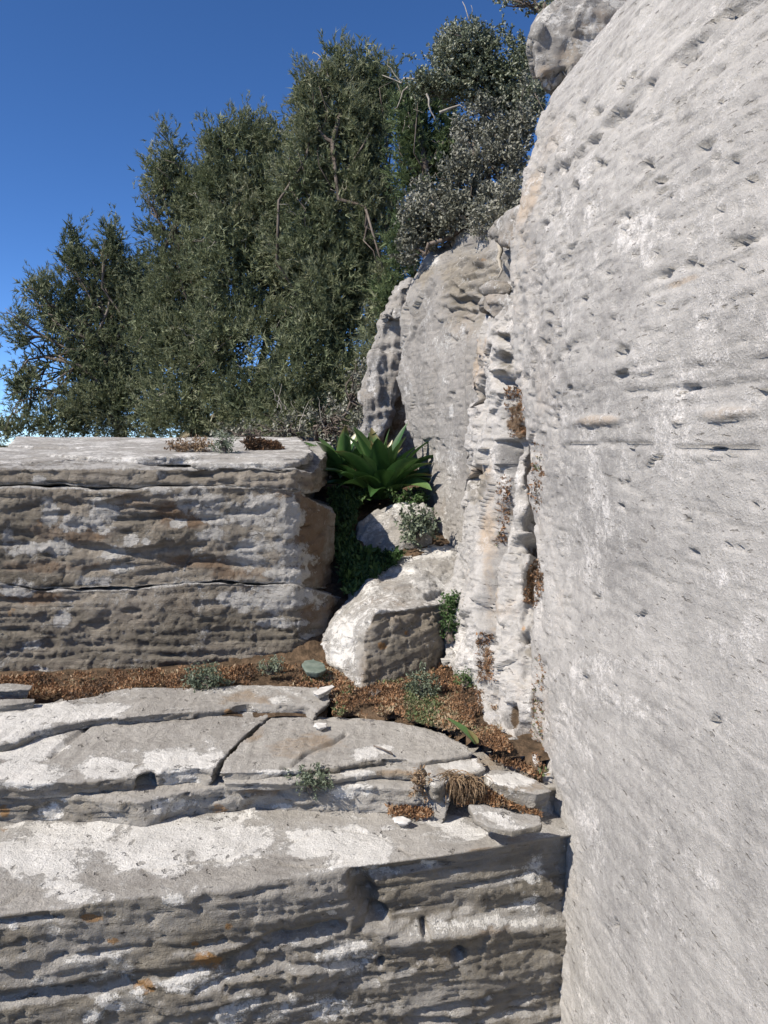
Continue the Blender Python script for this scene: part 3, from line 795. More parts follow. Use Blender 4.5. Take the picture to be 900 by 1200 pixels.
# A: lowest thin bed
slab('rock_bed', [(-420, 935), (-150, 934), (0, 931), (60, 930), (120, 934), (165, 940), (200, 932), (232, 926), (300, 918), (350, 921), (400, 921), (450, 922), (505, 926), (529, 938), (528, 900), (500, 880), (300, 860), (-420, 880)], .725, .075, .0066,
     slab_paint([(62, 948, 18, 12, -30), (205, 945, 28, 12), (425, 928, 30, 8), (330, 945, 20, 5)], [(300, 925, 40, 8)], [(258, 948, 9, 7), (5, 950, 8, 8)], seed=530), STACK, seed=531, amp=1.2)
# B: broad grey slab, two halves parted by an oblique joint
slab('rock_bed', [(-420, 928), (-150, 922), (0, 916), (40, 917), (90, 915), (160, 911), (166, 906), (176, 903), (198, 901), (235, 899), (251, 903), (262, 888), (283, 866), (300, 851), (316, 838), (328, 826), (300, 812), (100, 812), (-420, 830)], .770, .052, .0064,
     slab_paint([(215, 895, 48, 20), (25, 905, 50, 14), (45, 880, 40, 16, -20), (10, 865, 40, 24), (215, 912, 30, 9), (130, 900, 40, 10)], [(40, 900, 16, 8)], [(20, 910, 5, 5)], [(110, 868, 60, 20, -25), (190, 862, 60, 18)], seed=540, base=.28), STACK, seed=541,
     lift=lambda Q, N, px, py, side: -.012 * (1 - side) * sstep(4, .8, pline(px + 3 * vn(Q * 20, 545), py, [(60, 885), (80, 870), (109, 846)])) - .05 * side * ell(px, py, [(172, 918, 9, 14)]) )
slab('rock_bed', [(257, 906), (300, 905), (335, 903), (370, 900), (400, 897), (430, 892), (452, 889), (475, 890), (495, 893), (530, 887), (554, 881), (546, 874), (524, 860), (487, 849), (440, 842), (400, 840), (360, 837), (336, 832), (319, 838), (303, 852), (286, 867), (266, 889)], .768, .038, .005,
     slab_paint([(436, 881, 26, 8, -5), (330, 905, 40, 4)], [(335, 880, 30, 10), (370, 870, 30, 14), (300, 860, 14, 8, -40)], [], [(400, 860, 90, 16), (500, 870, 40, 14)], seed=550, base=.2), STACK, seed=551,
     lift=lambda Q, N, px, py, side: -.014 * (1 - side) * sstep(3, .6, pline(px + 2 * vn(Q * 25, 555), py, [(330, 899), (342, 897), (360, 883), (390, 870), (406, 860)])))
slab('rock_bed', [(260, 919), (330, 917), (400, 912), (452, 903), (490, 906), (500, 890), (480, 870), (300, 870), (262, 890)], .748, .022, .005,
     slab_paint([(420, 906, 20, 5)], [(460, 906, 25, 5)], seed=560), STACK, seed=561)
slab('rock_bed', [(497, 895), (530, 890), (562, 886), (571, 900), (555, 908), (530, 914), (509, 924), (502, 912)], .755, .045, .005,
     slab_paint([(540, 898, 20, 6)], [(530, 905, 24, 8), (555, 895, 14, 6)], seed=565, base=.3), STACK, seed=566)
slab('rock_bed', [(400, 860), (470, 866), (524, 880), (548, 905), (590, 910), (640, 922), (690, 920), (690, 840), (520, 820), (420, 825)], .724, .09, .0065, slab_paint([], [(600, 900, 60, 20)], seed=567, base=.2), STACK, seed=568)
# C: thin sheet on top, next to the red-brown strip
slab('rock_bed', [(-420, 905), (-150, 890), (0, 871), (38, 857), (74, 848), (109, 842), (170, 838), (240, 831), (270, 828), (294, 823), (335, 826), (362, 826), (373, 835), (388, 822), (388, 806), (300, 802), (240, 804), (150, 806), (101, 815), (64, 822), (0, 827), (-420, 838)], .797, .030, .006,
     slab_paint([(60, 835, 60, 12, -8), (15, 855, 40, 16), (100, 832, 40, 9), (127, 828, 20, 6), (326, 820, 12, 5)], [(300, 818, 40, 8)], [(268, 834, 8, 3)], [(250, 820, 80, 8)], seed=570, base=.34), STACK, seed=571)

def stone(name, outline, z0, thick, label, cat, mat=None, paint=None, group=None, voxel=.004, xs=0.0, smooth=3, amp=.5, seed=600):
    o = slab(name, outline, z0, thick, voxel, paint or slab_paint(seed=seed), None, mat, smooth, amp, xs, seed)
    return tag(o, label, cat, group)
stone('rock_slab', [(562, 906), (578, 901), (602, 903), (625, 911), (648, 926), (630, 931), (604, 925), (580, 918)], .742, .045, 'low pale slab wedged against the wall above the loose tilted slab', 'rock slab', M_ledge, slab_paint([(600, 912, 20, 7)], [(610, 920, 30, 8)], seed=610, base=.34), seed=611)
# loose slab, its front lifted clear of the ledge
def loose_slab():
    out = [(549, 942), (556, 958), (572, 968), (600, 973), (634, 966), (632, 956), (606, 952), (590, 946), (570, 943)]
    top = [ptop(x, y, .725, .02) for x, y in out]
    o = rock('loose_slab', [prism(top, (0.0, .0, -.020))], .004, 2, lambda Q, N, px, py: .005 * fbm(Q * 14, 3, 620) + .002 * fbm(Q * 50, 2, 621), slab_paint([(585, 960, 22, 7, 20)], [], seed=622, base=.32), M_ledge)
    tag(o, 'loose tilted grey slab with a dark gap under its front edge', 'rock slab')
loose_slab()
stone('small_stone', [(352, 779), (356, 773), (368, 772), (380, 776), (384, 784), (374, 789), (358, 787)], .832, .022, 'dark green-grey stone at the foot of the upper block', 'stone', M_greenstone, seed=630, smooth=8, amp=.15)
stone('small_stone', [(365, 812), (374, 805), (390, 801), (393, 804), (384, 810), (372, 815)], .822, .02, 'small flat pale stone lying on the end of the top bed', 'stone', M_palestone, seed=635)
stone('small_stone', [(366, 850), (372, 847), (383, 847), (384, 851), (374, 854)], .782, .014, 'little white pebble lying on the broad grey slab', 'stone', M_palestone, seed=640, voxel=.003)
stone('small_stone', [(460, 957), (472, 956), (483, 961), (478, 965), (463, 964)], .676, .016, 'cream pebble below a red-brown tuft on the lichened ledge', 'stone', M_palestone, seed=645, voxel=.003)
stone('small_stone', [(-30, 820), (10, 818), (43, 818), (42, 822), (20, 825), (-30, 828)], .818, .03, 'thin flat stone half sunk in the red-brown strip, far left', 'stone', M_ledge, seed=650)
stone('small_stone', [(-30, 802), (15, 800), (40, 802), (38, 806), (5, 809), (-30, 808)], .835, .035, 'flat stone tucked against the foot of the upper block, far left', 'stone', M_ledge, seed=655)

# ================================================================== UPPER BLOCK
BLOCK_WHITE = [(58, 598, 10, 17), (121, 605, 18, 20), (89, 614, 18, 9), (154, 633, 8, 6), (172, 636, 6, 4), (224, 582, 22, 13), (285, 600, 52, 20), (327, 612, 34, 24), (131, 649, 16, 8), (289, 654, 32, 9), (107, 680, 26, 6), (19, 689, 20, 12), (331, 700, 45, 17), (271, 701, 20, 10), (359, 747, 9, 6), (37, 757, 16, 6), (47, 785, 16, 6), (210, 614, 10, 5),
               (310, 640, 40, 10), (250, 625, 20, 8), (20, 640, 18, 10), (70, 640, 20, 8), (185, 575, 12, 6), (350, 655, 24, 8), (340, 672, 26, 8), (70, 725, 10, 8), (330, 730, 30, 5), (140, 665, 14, 5), (8, 625, 10, 18), (45, 560, 6, 3), (190, 556, 7, 5)]
BLOCK_WARM = [(334, 584, 24, 10), (159, 589, 27, 14), (368, 625, 30, 70), (385, 670, 20, 30), (300, 672, 60, 8), (215, 610, 30, 10), (80, 625, 50, 14), (30, 700, 40, 8), (300, 690, 30, 8), (200, 600, 20, 14), (230, 660, 50, 8), (370, 720, 26, 24), (60, 665, 60, 8)]
def build_block():
    root = thing('upper_block', P(150, 790, 2.85), 'big layered brown block on the left with white lichen blotches', 'rock block')
    # footprints run left -> front corner -> rounded end -> back
    def bed(front, backY, voxel, smooth, seed, cracks, roof=None, bulge=0.0, paint_k=None):
        """front: list of (px, py_top, py_bottom, Y)"""
        top = [P(a, t, Y) for a, t, b, Y in front]; bot = [P(a, b, Y) for a, t, b, Y in front]
        n = len(front)
        Lb, Rb = (-2.3, backY), (top[-1][0], backY)
        bk = [(top[-1][0] - .02, backY), (-1.75, backY)] if roof else [(top[-1][0] - .02, backY), (-.75, backY), (-.75, 3.1), (-1.75, 3.1)]
        top += [np.array((x, y, top[0 if x < -.7 else n - 1][2] + (roof or 0))) for x, y in bk]
        bot += [np.array((x, y, bot[0 if x < -.7 else n - 1][2])) for x, y in bk]
        m = len(top)
        S = (top + bot, [list(range(m)), list(range(2 * m - 1, m - 1, -1))] + [[i, m + i, m + (i + 1) % m, (i + 1) % m] for i in range(m)])
        def shape(Q, N, px, py):
            front_ = sstep(.8, .3, np.abs(N[:, 2]))
            l1, l2 = lumps(Q, seed)
            d = front_ * (.010 * l1 + .002 * l2 + .0024 * crumb(Q * 70, 3, seed + 5) + (.0072 * strata(Q, .03, 11, seed + 3, 1.6) + .0040 * strata(Q, .03, 46, seed + 13, 2.5)) * (.2 + 1.0 * sstep(-.4, .45, fbm(Q * np.array((2.2, 2.2, 6)), 3, seed + 15))) + .007 * facets(Q, (6, 6, 12), seed + 14)) + (1 - front_) * (.010 * l1 + .004 * l2)
            d -= front_ * .010 * pits(Q, 8, 50, .52, seed + 7)
            d -= front_ * .003 * pits(Q, 40, 90, .52, seed + 8)
            wy = 4 * vn(Q * 7, seed + 9)
            for pts, w, dep in cracks:
                d -= dep * sstep(w * 1.7, w * .2, pline(px, py + wy, pts)) * (.65 + .35 * vn(Q * 6, seed + 10))
            return d
        def paint(V, N, px, py, d):
            front_ = sstep(.75, .35, np.abs(N[:, 2]))
            nz = .85 * fbm(V * np.array((12, 12, 18)), 6, seed + 20, .64)
            white = front_ * (.80 * ell(px, py, BLOCK_WHITE, nz) + .12 + .34 * fbm(V * 16, 4, seed + 21)) + (1 - front_) * .66
            dark = front_ * (.42 + .4 * fbm(V * np.array((4, 4, 12)), 3, seed + 22)) + .4 * sstep(-.015, -.04, d) + .3 * front_ * ell(px, py, [(60, 650, 80, 20), (180, 620, 50, 40), (180, 740, 160, 30), (40, 600, 30, 30)], nz)  # patina; cracks also darkened by depth, their shade put into the colour
            warm = front_ * (.22 + .3 * fbm(V * 5, 3, seed + 23) + .45 * ell(px, py, BLOCK_WARM, nz))
            dark -= .45 * front_ * ell(px, py, BLOCK_WARM, nz)
            return masks(len(V), white=white, dark=dark, warm=warm, orange=.7 * ell(px, py, [(12, 716, 8, 6), (48, 612, 5, 5)], nz), speck=.15 * (1 - front_))
        return rock('rock_bed', [S], voxel, smooth, shape, paint, M_block, root)
    # cap
    capM = bed([(-165, 550, 570, 2.66), (-100, 549, 570, 2.68), (0, 548, 567, 2.70), (110, 549, 571, 2.73), (205, 547, 570, 2.76), (300, 546, 572, 2.79), (345, 548, 574, 2.82), (362, 552, 576, 2.90), (370, 552, 580, 3.05)], 4.4, .009, 3, 700,
        [([(100, 538), (145, 537), (240, 542), (327, 549)], 3, .02), ([(190, 553), (240, 556), (300, 553)], 3, .02), ([(150, 545), (250, 549), (340, 552)], 2, .012), ([(0, 533), (60, 532), (120, 536)], 2, .012), ([(250, 566), (262, 567), (275, 566)], 5, .02)], roof=.115)
    bed([(-165, 574, 682, 2.65), (-100, 573, 682, 2.67), (0, 571, 684, 2.68), (60, 572, 692, 2.70), (155, 574, 690, 2.72), (260, 570, 682, 2.77), (335, 570, 684, 2.80), (352, 571, 690, 2.83), (376, 590, 690, 2.98), (393, 600, 692, 3.2), (384, 590, 680, 3.9)], 3.95, .0072, 3, 720,
        [([(0, 625), (80, 640), (180, 655), (300, 662), (400, 665)], 4, .016), ([(100, 668), (220, 660), (340, 668)], 3, .012), ([(60, 645), (150, 648), (240, 640)], 3, .012), ([(140, 600), (220, 612), (330, 596)], 3, .012), ([(0, 600), (70, 590), (140, 592)], 3, .01)], roof=0)
    bed([(-165, 685, 805, 2.65), (-100, 684, 805, 2.67), (0, 683, 800, 2.68), (60, 692, 795, 2.70), (155, 690, 793, 2.72), (260, 682, 790, 2.77), (345, 685, 788, 2.80), (385, 697, 787, 2.90), (402, 700, 785, 3.05), (396, 700, 780, 3.7)], 3.75, .0072, 3, 740,
        [([(0, 740), (120, 745), (260, 738), (400, 745)], 2, .008), ([(0, 770), (130, 765), (300, 768), (400, 762)], 2, .008), ([(20, 755), (150, 756), (330, 752)], 2, .006), ([(120, 776), (260, 778), (380, 774)], 2, .006)])
    def top_sheet(pts, th, seed):
        T = [P(a, 540, Y) * np.array((1, 1, 0)) + np.array((0, 0, 1.515 + .073 * (Y - 2.82) + th)) for a, Y in pts]
        def sh(Q, N, px, py):
            side = sstep(.8, .35, np.abs(N[:, 2]))
            return side * (.010 * facets(Q, (9, 9, 20), seed) + .004 * strata(Q, 0, 90, seed + 2, 4)) + (1 - side) * .004 * fbm(Q * 8, 3, seed + 4)
        rock('rock_bed', [prism(T, (0., .0, -th - .012))], .0085, 1, sh, simple_paint(.45, .1, .12, seed + 6), M_ledge, root)
    top_sheet([(60, 3.12), (105, 3.02), (160, 2.99), (215, 3.05), (270, 3.0), (325, 2.95), (358, 3.02), (366, 3.3), (360, 3.7), (240, 3.8), (120, 3.7)], .022, 781)
    top_sheet([(-160, 2.98), (-60, 2.93), (20, 2.9), (70, 2.97), (110, 3.2), (90, 3.6), (-160, 3.6)], .014, 784)
    top_sheet([(10, 3.6), (80, 3.5), (170, 3.42), (260, 3.5), (330, 3.45), (360, 3.7), (350, 4.2), (20, 4.2)], .020, 787)
    top_sheet([(225, 2.88), (280, 2.86), (335, 2.87), (352, 2.96), (350, 3.2), (240, 3.2)], .012, 790)
    # solid core behind the weathered fronts
    c = [P(-420, 560, 2.9), P(330, 560, 2.98), P(352, 620, 3.2), P(352, 700, 3.2), P(352, 795, 3.0), P(-420, 800, 2.9)]
    V, Fc = hull(c + [np.array((-2.2, 4.3, 1.45)), np.array((-.36, 4.3, 1.45)), np.array((-.36, 4.3, .7)), np.array((-2.2, 4.3, .7))])
    link('rock_core', V, Fc, M_block, root, masks(len(V)), smooth=False)
build_block()

# ================================================================== WEDGE ROCK and small boulder in the gully
def build_wedge():
    front = [(440, 717, 2.58), (482, 712, 2.68), (523, 707, 2.82), (530, 775, 2.76), (500, 795, 2.60), (424, 816, 2.46), (412, 803, 2.50), (426, 745, 2.54)]
    flank = [(378, 748, 2.76), (384, 774, 2.70), (398, 712, 2.92), (402, 790, 2.56)]
    ramp = [(412, 697, 3.06), (440, 675, 3.2), (472, 652, 3.3), (510, 636, 3.42), (540, 640, 3.38), (548, 700, 3.1)]
    S1 = hull([P(*p) for p in front] + [P(*p) for p in flank] + [P(*p) for p in ramp[:1]] + [np.array((-.2, 3.3, .75)), np.array((.28, 3.3, .75)), np.array((-.06, 2.55, .74)), np.array((.23, 2.8, .74)), P(548, 700, 3.1), P(445, 690, 3.05)])
    S2 = hull([P(*p) for p in ramp] + [P(440, 719, 2.62), P(523, 709, 2.86), P(400, 715, 2.96)] + [P(a, 760, 3.1) for a in (410, 540)] + [np.array((.05, 3.45, 1.0)), np.array((.32, 3.45, 1.0)), P(425, 655, 3.36), P(505, 640, 3.55)])
    def shape(Q, N, px, py):
        l1, l2 = lumps(Q, 801)
        d = .008 * l1 + .003 * l2 + .011 * facets(Q, 8, 805) + .004 * facets(Q, 26, 806) + .006 * strata(Q, .15, 40, 803) * sstep(.8, .3, N[:, 2])
        for pts, w, dep in (([(428, 735), (450, 720), (525, 712)], 3, .01), ([(400, 720), (415, 745), (425, 780)], 3, .012), ([(490, 664), (505, 665)], 3, .015), ([(500, 700), (520, 695), (530, 705)], 4, .02)):
            d -= dep * sstep(w * 1.7, .3, pline(px + 3 * vn(Q * 15, 804), py, pts))
        return d
    def paint(V, N, px, py, d):
        nz = .35 * fbm(V * 18, 3, 810)
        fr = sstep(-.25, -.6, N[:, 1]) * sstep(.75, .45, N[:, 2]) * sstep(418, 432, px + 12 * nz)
        white = (1 - fr) * (.50 + .25 * fbm(V * 8, 3, 811)) + fr * .3 * ell(px, py, [(490, 752, 30, 8), (470, 735, 20, 6)], nz) + .35 * ell(px, py, [(398, 745, 14, 30), (515, 648, 20, 5)], nz)  # pale crust; the sun-facing left flank is painted whiter still
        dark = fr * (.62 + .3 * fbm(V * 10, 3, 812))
        warm = .25 + .25 * fbm(V * 7, 3, 813) + .3 * fr + .3 * ell(px, py, [(460, 705, 50, 8), (490, 690, 40, 6)], nz)
        return masks(len(V), white=white, dark=dark, warm=warm, orange=.9 * ell(px, py, [(448, 757, 6, 5), (476, 742, 3, 3)], nz))
    o = rock('wedge_rock', [S1, S2], .0066, 1, shape, paint, M_ledge)
    tag(o, 'pale wedge rock with sloping sunlit top and brown front at gully mouth', 'rock')
build_wedge()
o = rock('gully_stone', [hull([P(*p) for p in ((414, 640, 3.40), (420, 612, 3.50), (440, 598, 3.58), (470, 590, 3.64), (497, 587, 3.62), (507, 598, 3.52), (498, 606, 3.42), (470, 628, 3.34), (432, 648, 3.32), (465, 648, 3.30), (505, 640, 3.40))] + [P(430, 660, 3.8), P(500, 650, 3.8)])],
         .007, 2, simple_shape(.8, 820), simple_paint(.42, .05, .25, 821), M_ledge)
tag(o, 'pale rounded stone half shaded just in front of the broad-leaved plant', 'stone')

# earth floor of the gully between block and cliff
def build_gully():
    xs = np.linspace(-.55, .62, 60); ys = np.linspace(2.45, 5.2, 130)
    X, Y = np.meshgrid(xs, ys)
    Q = np.stack([X.ravel(), Y.ravel(), np.zeros(X.size)], axis=1)
    z = np.interp(Q[:, 1], [2.45, 2.75, 2.95, 3.2, 3.6, 3.9, 4.4, 5.2], [.77, .83, .95, 1.10, 1.24, 1.33, 1.42, 1.50])
    Q[:, 2] = z + .03 * fbm(Q * 7, 3, 831) + .010 * fbm(Q * 30, 2, 832)
    idx = np.arange(X.size).reshape(X.shape)
    q = np.stack([idx[:-1, :-1], idx[:-1, 1:], idx[1:, 1:], idx[1:, :-1]], axis=-1).reshape(-1, 4)
    tag(link('gully_ground', Q, q, M_soil), kind='structure')
    # earth strip between the top bed and the upper block
    xs = np.linspace(-1.8, -.17, 100); ys = np.linspace(2.3, 2.95, 40)
    X, Y = np.meshgrid(xs, ys)
    Q = np.stack([X.ravel(), Y.ravel(), np.zeros(X.size)], axis=1)
    Q[:, 2] = .770 + .06 * (Q[:, 1] - 1.9) + .012 * fbm(Q * 9, 3, 835)
    idx = np.arange(X.size).reshape(X.shape)
    q = np.stack([idx[:-1, :-1], idx[:-1, 1:], idx[1:, 1:], idx[1:, :-1]], axis=-1).reshape(-1, 4)
    tag(link('earth_strip', Q, q, M_soil), kind='structure')
build_gully()

# ================================================================== PLANTS
def unit(a): return a / (np.linalg.norm(a, axis=-1, keepdims=True) + 1e-12)
def tris(base, dirs, length, width, tint):
    """thin leaf triangles; returns V, F, T"""
    n = len(base)
    side = unit(np.cross(dirs, unit(rng.normal(size=(n, 3)))))
    a = base - side * (width / 2)[:, None]; b = base + side * (width / 2)[:, None]
    c = base + dirs * length[:, None]
    V = np.stack([a, b, c], axis=1).reshape(-1, 3)
    return V, np.arange(3 * n).reshape(n, 3), np.repeat(tint, 3)
def diamonds(base, dirs, length, width, tint):
    n = len(base)
    side = unit(np.cross(dirs, unit(rng.normal(size=(n, 3)))))
    up = np.cross(side, dirs)
    m = base + dirs * (length * .5)[:, None] + up * (length * .08)[:, None]
    V = np.stack([base, m + side * (width / 2)[:, None], base + dirs * length[:, None], m - side * (width / 2)[:, None]], axis=1).reshape(-1, 3)
    return V, np.arange(4 * n).reshape(n, 4), np.repeat(tint, 4)
def tube(paths, sides=5):
    """paths: list of (points, radii) -> V, F"""
    V, Fc = [], []
    for pts, rad in paths:
        pts = np.asarray(pts, float); n = len(pts)
        T = unit(np.gradient(pts, axis=0))
        ref = np.array((.3, .9, .2))
        A = unit(np.cross(T, ref)); B = np.cross(T, A)
        o = len(V)
        for i in range(n):
            for k in range(sides):
                an = 2 * math.pi * k / sides
                V.append(pts[i] + rad[i] * (A[i] * math.cos(an) + B[i] * math.sin(an)))
        for i in range(n - 1):
            for k in range(sides):
                k2 = (k + 1) % sides
                Fc.append([o + i * sides + k, o + i * sides + k2, o + (i + 1) * sides + k2, o + (i + 1) * sides + k])
        Fc.append([o + (n - 1) * sides + k for k in range(sides)])
    return np.array(V), Fc
def wig(a, b, n, amp, seed):
    a, b = np.asarray(a, float), np.asarray(b, float)
    t = np.linspace(0, 1, n)[:, None]
    L = np.linalg.norm(b - a)
    r = np.random.default_rng(seed)
    off = np.cumsum(r.normal(size=(n, 3)), axis=0) * amp * L / n
    off -= off[0] + (off[-1] - off[0]) * t
    return a + (b - a) * t + off
def clump_points(ells, dens, thick=1.0, shell=.45, gap=-.35, gseed=900, gs=2.4):
    C, D = [], []
    for e in ells:
        px, py, rx, ry, Y = e[:5]
        k = e[5] if len(e) > 5 else 1.0
        c = P(px, py, Y)
        r = np.array((rx * Y / F, 0, ry * Y / F)); r[1] = (r[0] + r[2]) * .5 * thick
        n = int(dens * k * (r[0] * r[2] + r[0] * r[1] + r[1] * r[2]) * 4.2) + 6
        d = unit(rng.normal(size=(n, 3)))
        rad = (shell + (1 - shell) * rng.random(n) ** .55) * (1 + .34 * vn(c + d * r * 1.0 + d * .9 * 3, gseed + 5))
        p = c + d * r * rad[:, None]
        keep = vn(p * gs, gseed) + .5 * vn(p * gs * 2.6, gseed + 1) > gap + .25 * (rng.random(n) - .5)
        C.append(p[keep]); D.append(d[keep])
    return np.concatenate(C), np.concatenate(D)

def juniper(ells, base, label, mat, dens, limbs, seed, group='junipers behind the upper block', upw=.9, dead=6, size=1.0):
    global rng
    rng = np.random.default_rng(seed)
    root = thing('juniper_tree', base, label, 'tree', group)
    # inner boughs: coarser foliage; outer plumes: fine scale-leaf sprays tapering to a tip
    C, D = clump_points([(e[0], e[1], e[2] * .84, e[3] * .84) + tuple(e[4:]) for e in ells], dens * 1.2, .8, .10, -.50, seed, 2.6)
    n0 = len(C)
    T0, TD = clump_points([(e[0], e[1] + .06 * e[3], e[2] * .90, e[3] * .90) + tuple(e[4:]) for e in ells], dens * .21, .8, .60, -.36, seed + 50, 2.6)
    m = 12
    tax = unit(TD * .75 + np.array((0, 0, upw * .8)) + .25 * rng.normal(size=TD.shape))
    pl = .22 + .22 * rng.random(len(T0))
    u = rng.random((len(T0), m)) ** .8
    q = T0[:, None] + tax[:, None] * ((u - .62) * pl[:, None])[..., None] + (.012 + .066 * (1 - u) ** .8)[..., None] * rng.normal(size=(len(T0), m, 3))
    tone = np.clip(.38 + .25 * vn(C * 3.5, seed + 3) + .10 * rng.normal(size=n0), 0, 1)
    def sprays(C, ax, tone, k, l0, l1, w0, w1, ln, spread):
        n = len(C)
        t = rng.random((n, k))
        start = C[:, None] + ax[:, None] * (ln * (t - .4))[..., None]
        dirs = unit(ax[:, None] + spread * unit(rng.normal(size=(n, k, 3))))
        l = (l0 + l1 * rng.random((n, k))) * size; w = (w0 + w1 * rng.random((n, k))) * size
        tint = np.clip(tone[:, None] + .14 * (t - .5) + .11 * rng.normal(size=(n, k)), 0, 1)
        return tris(start.reshape(-1, 3), dirs.reshape(-1, 3), l.ravel(), w.ravel(), tint.ravel())
    axc = unit(D * .6 + np.array((0, 0, upw)) + .6 * rng.normal(size=(n0, 3)))
    a = sprays(C, axc, tone, 11, .035, .035, .010, .008, .10, 1.0)
    tt = np.clip(.42 + .22 * vn(T0 * 3.5, seed + 3) + .12 * rng.normal(size=len(T0)), 0, 1)
    qa = unit(np.repeat(tax, m, axis=0) + .45 * rng.normal(size=(len(T0) * m, 3)) + .5 * unit(q.reshape(-1, 3) - np.repeat(T0, m, axis=0)))
    b = sprays(q.reshape(-1, 3), qa, np.repeat(tt, m), 15, .018, .030, .0042, .0036, .06, .75)
    V = np.concatenate([a[0], b[0]]); Fc = np.concatenate([a[1], b[1] + len(a[0])]); T = np.concatenate([a[2], b[2]])
    n = n0
    link('crown', V, Fc, mat, root, {'tint': T}, smooth=False)
    # trunk and limbs
    base = np.asarray(base, float)
    paths = []
    main = P(*limbs[0])
    tr = wig(base, main, 9, .5, seed)
    paths.append((tr, np.linspace(.07, .018, 9)))
    for i, lm in enumerate(limbs[1:]):
        s = tr[1 + i % 5]
        p = wig(s, P(*lm), 8, .55, seed + i + 1)
        paths.append((p, np.linspace(.032, .006, 8)))
    for e in ells:
        c = P(*e[:2], e[4]); s = tr[min(8, 2 + int(rng.integers(0, 6)))]
        p = wig(s, c, 7, .5, seed + int(e[0]))
        paths.append((p, np.linspace(.018, .005, 7)))
        for _ in range(3):
            q = p[4] + (c - p[4]) + unit(rng.normal(size=3)) * np.array((e[2], 40, e[3])) * e[4] / F * .95
            paths.append((wig(p[4], q, 5, .5, int(rng.integers(1e6))), np.linspace(.009, .0025, 5)))
    V, Fc = tube(paths, 5)
    link('trunk', V, Fc, M_bark, root)
    # bleached dead twigs among the green
    paths = []
    for _ in range(dead):
        i = int(rng.integers(0, n)); p = C[i] + D[i] * .05
        for _ in range(3):
            q = p + unit(rng.normal(size=3) + D[i] * .6) * (.08 + .14 * rng.random())
            paths.append((wig(p, q, 5, .6, int(rng.integers(1e6))), np.linspace(.004, .0012, 5)))
    if paths:
        V, Fc = tube(paths, 4)
        tag(link('dead_twigs', V, Fc, M_deadwood, root), kind='stuff')
    return root

juniper([(38, 455, 36, 40, 7.4), (95, 430, 60, 75, 7.5), (45, 342, 24, 20, 7.4), (62, 372, 26, 22, 7.4), (14, 378, 20, 16, 7.3, .8), (16, 440, 18, 16, 7.3, .7), (84, 300, 13, 34, 7.5), (132, 284, 11, 34, 7.5), (120, 315, 34, 30, 7.5), (100, 350, 40, 40, 7.5),
         (150, 350, 34, 44, 7.6), (155, 410, 50, 60, 7.6), (60, 490, 55, 26, 7.3), (6, 503, 26, 10, 7.2), (150, 475, 70, 46, 7.4), (28, 402, 16, 8, 7.3, .6), (165, 330, 24, 30, 7.6)],
        P(140, 515, 7.5), 'low spreading juniper at the far left with gappy branches', M_juniper, 330, [(110, 330, 7.5), (20, 390, 7.3), (60, 402, 7.4), (132, 270, 7.5), (84, 285, 7.5), (15, 445, 7.3)], 1001)
juniper([(200, 178, 13, 26, 7.0), (194, 202, 28, 22, 7.0), (182, 222, 18, 14, 7.0), (214, 238, 36, 30, 7.0), (190, 268, 22, 18, 7.0), (216, 285, 42, 38, 7.0), (196, 320, 26, 26, 7.0), (222, 340, 58, 54, 7.0), (190, 390, 40, 50, 7.0), (235, 410, 66, 68, 6.9), (235, 478, 80, 44, 6.8), (235, 230, 26, 40, 7.0, .8)],
        P(230, 515, 7.0), 'juniper with a single leaning narrow top, second from the left', M_juniper, 300, [(205, 200, 7.0), (190, 265, 7.0), (240, 330, 7.0), (200, 380, 7.0)], 1002)
juniper([(260, 166, 22, 26, 6.8), (284, 160, 20, 26, 6.8), (314, 162, 22, 24, 6.8), (330, 182, 18, 22, 6.8), (295, 198, 58, 40, 6.8), (258, 215, 32, 44, 6.8), (320, 230, 46, 45, 6.8), (290, 255, 62, 48, 6.8), (272, 305, 60, 58, 6.7), (330, 310, 56, 56, 6.7), (320, 370, 66, 60, 6.7), (280, 410, 66, 68, 6.6), (320, 475, 86, 46, 6.5)],
        P(300, 515, 6.7), 'bushy juniper with broad rounded head in the middle of the row', M_juniper, 290, [(290, 180, 6.8), (330, 250, 6.8), (315, 265, 6.8), (260, 210, 6.8), (300, 330, 6.7)], 1003, dead=22)
juniper([(360, 112, 18, 32, 6.4), (394, 82, 17, 30, 6.4), (424, 78, 14, 30, 6.4), (376, 108, 20, 22, 6.4), (398, 125, 46, 40, 6.4), (443, 100, 14, 44, 6.4), (438, 150, 30, 44, 6.4), (372, 165, 38, 44, 6.4), (410, 190, 52, 48, 6.4), (362, 220, 42, 46, 6.4), (415, 245, 56, 50, 6.4), (370, 285, 58, 54, 6.4), (432, 300, 42, 60, 6.4), (395, 350, 62, 62, 6.3), (365, 420, 72, 60, 6.2), (410, 455, 44, 54, 6.1), (345, 480, 70, 40, 6.2), (460, 105, 9, 26, 6.4, .6), (462, 250, 16, 36, 6.4, .5), (445, 400, 24, 60, 6.0), (455, 340, 22, 40, 6.1), (395, 505, 50, 22, 6.0)],
        P(380, 518, 6.4), 'tallest juniper, its double pointed top highest against the sky', M_juniper, 290, [(405, 110, 6.4), (440, 150, 6.4), (455, 230, 6.4), (380, 200, 6.4), (445, 260, 6.4), (360, 330, 6.4), (458, 180, 6.4)], 1004, dead=30)
